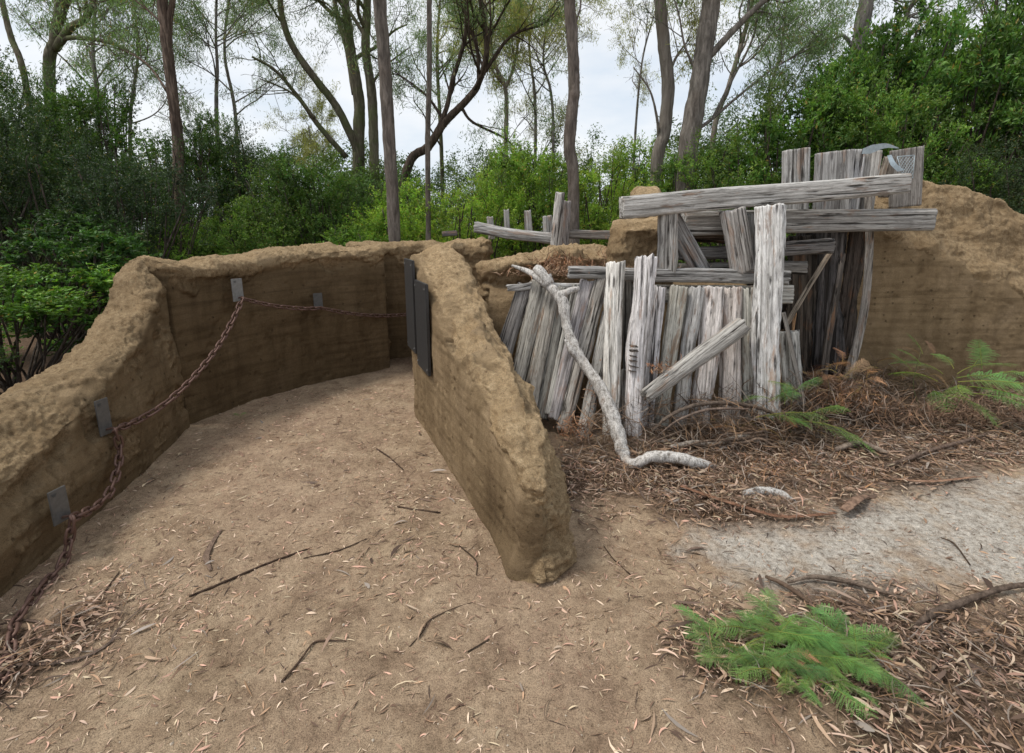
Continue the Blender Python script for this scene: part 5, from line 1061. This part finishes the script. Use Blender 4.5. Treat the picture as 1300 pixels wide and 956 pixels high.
tree('dark leaning gum with many twisted branches in the centre', [(506, 260, 10), (515, 225, 10), (545, 185, 10), (565, 155, 10), (590, 130, 10), (608, 105, 10), (618, 60, 10), (610, 0, 10), (600, -80, 10)], (.105, .045), BB,
     limbs=[([(548, 182, 10), (566, 140, 10), (575, 100, 10), (590, 50, 10), (592, 0, 10)], .05, .03, 2), ([(610, 100, 10), (640, 55, 10), (660, 40, 10), (690, 30, 10), (712, 5, 10)], .035, .012, 2), ([(585, 135, 10), (600, 155, 10), (640, 175, 10), (655, 190, 10)], .03, .012, 1), ([(608, 105, 10), (605, 60, 10), (590, 20, 10), (580, -20, 10)], .035, .015, 1.5), ([(565, 155, 10), (540, 120, 10), (500, 90, 10)], .03, .01, 1.5)], seed=11, tops=6, leafcol=LG, tone=(.7, .65, .6), leafy=.7)
tree('small gum forking in a thin Y above the centre bushes', [(642, 330, 12), (642, 200, 12), (643, 140, 12), (641, 110, 12), (628, 80, 12), (618, 30, 12), (614, -40, 12)], (.07, .03), BP,
     limbs=[([(642, 112, 12), (652, 85, 12), (658, 50, 12), (660, 0, 12)], .035, .02, 2)], seed=12, tops=8, leafcol=LY, tone=(.8, .75, .7), top_at=.3, bl=.9)
tree('yellowish fine crowned gum behind the Y forked gum', [(675, 320, 14), (680, 150, 14), (672, 60, 14), (680, -20, 14)], (.06, .02), BG, seed=13, tops=14, leafcol=LY, spread=1.3, top_at=.2, nleaf=40)
tree('yellow-green gum crown left of the red-based trunk', [(700, 320, 13), (702, 150, 13), (690, 80, 13), (694, 30, 13)], (.05, .02), BG, seed=14, tops=12, leafcol=LY, spread=1.1, top_at=.3, nleaf=40)
tree('bare grey trunk with reddish base standing right of centre', [(731, 330, 7.6), (728, 235, 7.6), (723, 190, 7.6), (725, 150, 7.6), (729, 110, 7.6), (727, 60, 7.6), (723, 0, 7.6), (720, -90, 7.6), (716, -220, 7.6)], (.1, .088), BG,
     limbs=[([(728, 60, 7.6), (731, 30, 7.6), (737, 8, 7.6), (736, -20, 7.6)], .016, .01, .3)], seed=15, tops=2, leafcol=LG, top_at=.88, tone=(.85, .78, .74))
tree('pale trunk with bare hooked side branch right of the open sky', [(832, 330, 9), (834, 215, 9), (843, 170, 9), (848, 110, 9), (843, 60, 9), (838, 0, 9), (834, -90, 9), (830, -200, 9)], (.13, .10), BP,
     limbs=[([(836, 175, 9), (834, 150, 8.9), (825, 115, 8.8), (804, 85, 8.7)], .028, .008, .3), ([(846, 100, 9), (860, 70, 9.2), (875, 50, 9.4)], .03, .01, 2)], seed=16, tops=4, leafcol=LY, top_at=.75, tone=(.78, .76, .74))
tree('thick grey leaning eucalyptus with a long limb to the right', [(866, 330, 8.5), (872, 215, 8.5), (880, 150, 8.5), (890, 90, 8.5), (897, 40, 8.5), (903, 0, 8.5), (912, -90, 8.5), (925, -220, 8.5)], (.19, .14), BG,
     limbs=[([(893, 80, 8.5), (925, 45, 8.4), (960, 10, 8.3), (985, -10, 8.2)], .055, .035, 1.2), ([(888, 100, 8.5), (870, 60, 8.5), (862, 20, 8.5), (850, -20, 8.5)], .02, .01, 1.5), ([(885, 165, 8.5), (905, 150, 8.6), (940, 120, 8.7), (985, 85, 8.9), (1040, 55, 9)], .03, .012, 2), ([(905, 150, 8.6), (930, 100, 8.8), (955, 50, 9), (965, 0, 9)], .025, .012, 2)], seed=17, tops=4, leafcol=LG, top_at=.8, tone=(.95, .92, .89))
tree('thin twin stemmed gum behind the thick leaning eucalyptus', [(900, 330, 11), (905, 180, 11), (925, 110, 11), (940, 60, 11), (955, 0, 11), (960, -60, 11)], (.07, .04), BP, seed=18, tops=10, leafcol=LG, top_at=.35, tone=(.8, .76, .72))
tree('wispy gum crown above the middle right bushes', [(985, 320, 13), (975, 150, 13), (990, 70, 13), (1000, 0, 13)], (.06, .03), BG, seed=19, tops=12, leafcol=LG, spread=1.2, top_at=.3, nleaf=38)
tree('grey gum with twisted limb standing behind the tall right bushes', [(1078, 330, 10), (1085, 110, 10), (1093, 40, 10), (1100, 0, 10), (1106, -100, 10), (1110, -200, 10)], (.16, .12), BG,
     limbs=[([(1088, 70, 10), (1070, 45, 10), (1050, 55, 9.9), (1030, 40, 9.9)], .035, .015, 1.5), ([(1092, 50, 10), (1120, 35, 10), (1145, 30, 9.9), (1155, 10, 9.9), (1175, -10, 9.9)], .05, .03, 2), ([(1100, 5, 10), (1120, -10, 10), (1150, -30, 10)], .05, .03, 1)], seed=20, tops=4, leafcol=LG, top_at=.65)
tree('small gum with arched twigs at the upper right corner', [(1262, 330, 11), (1265, 120, 11), (1262, 40, 11), (1270, -40, 11)], (.06, .03), BB, seed=21, tops=9, leafcol=LD, leafy=.7, top_at=.4)
tree('far gum showing pale stems left of the thick leaning tree', [(800, 320, 15), (806, 180, 15), (815, 80, 15), (830, 20, 15)], (.05, .02), BG, seed=22, tops=7, leafcol=LY, top_at=.35, leafy=.5, bl=.8)
tree('far gum with sparse crown above the left shrubs edge', [(165, 320, 13), (165, 170, 13), (175, 70, 13), (170, 0, 13)], (.06, .02), BG, seed=23, tops=11, leafcol=LD, spread=1.2, top_at=.3)
tree('far gum between the two straight trunks', [(565, 320, 15), (560, 180, 15), (555, 70, 15), (560, -20, 15)], (.08, .03), BM, seed=24, tops=12, leafcol=LG, spread=1.2, top_at=.25)
tree('far gum filling sky left of the curved limb tree', [(395, 320, 15), (398, 220, 15), (392, 160, 15)], (.05, .02), BG, seed=25, tops=8, leafcol=LY, spread=1.0, top_at=.4, bl=.7)
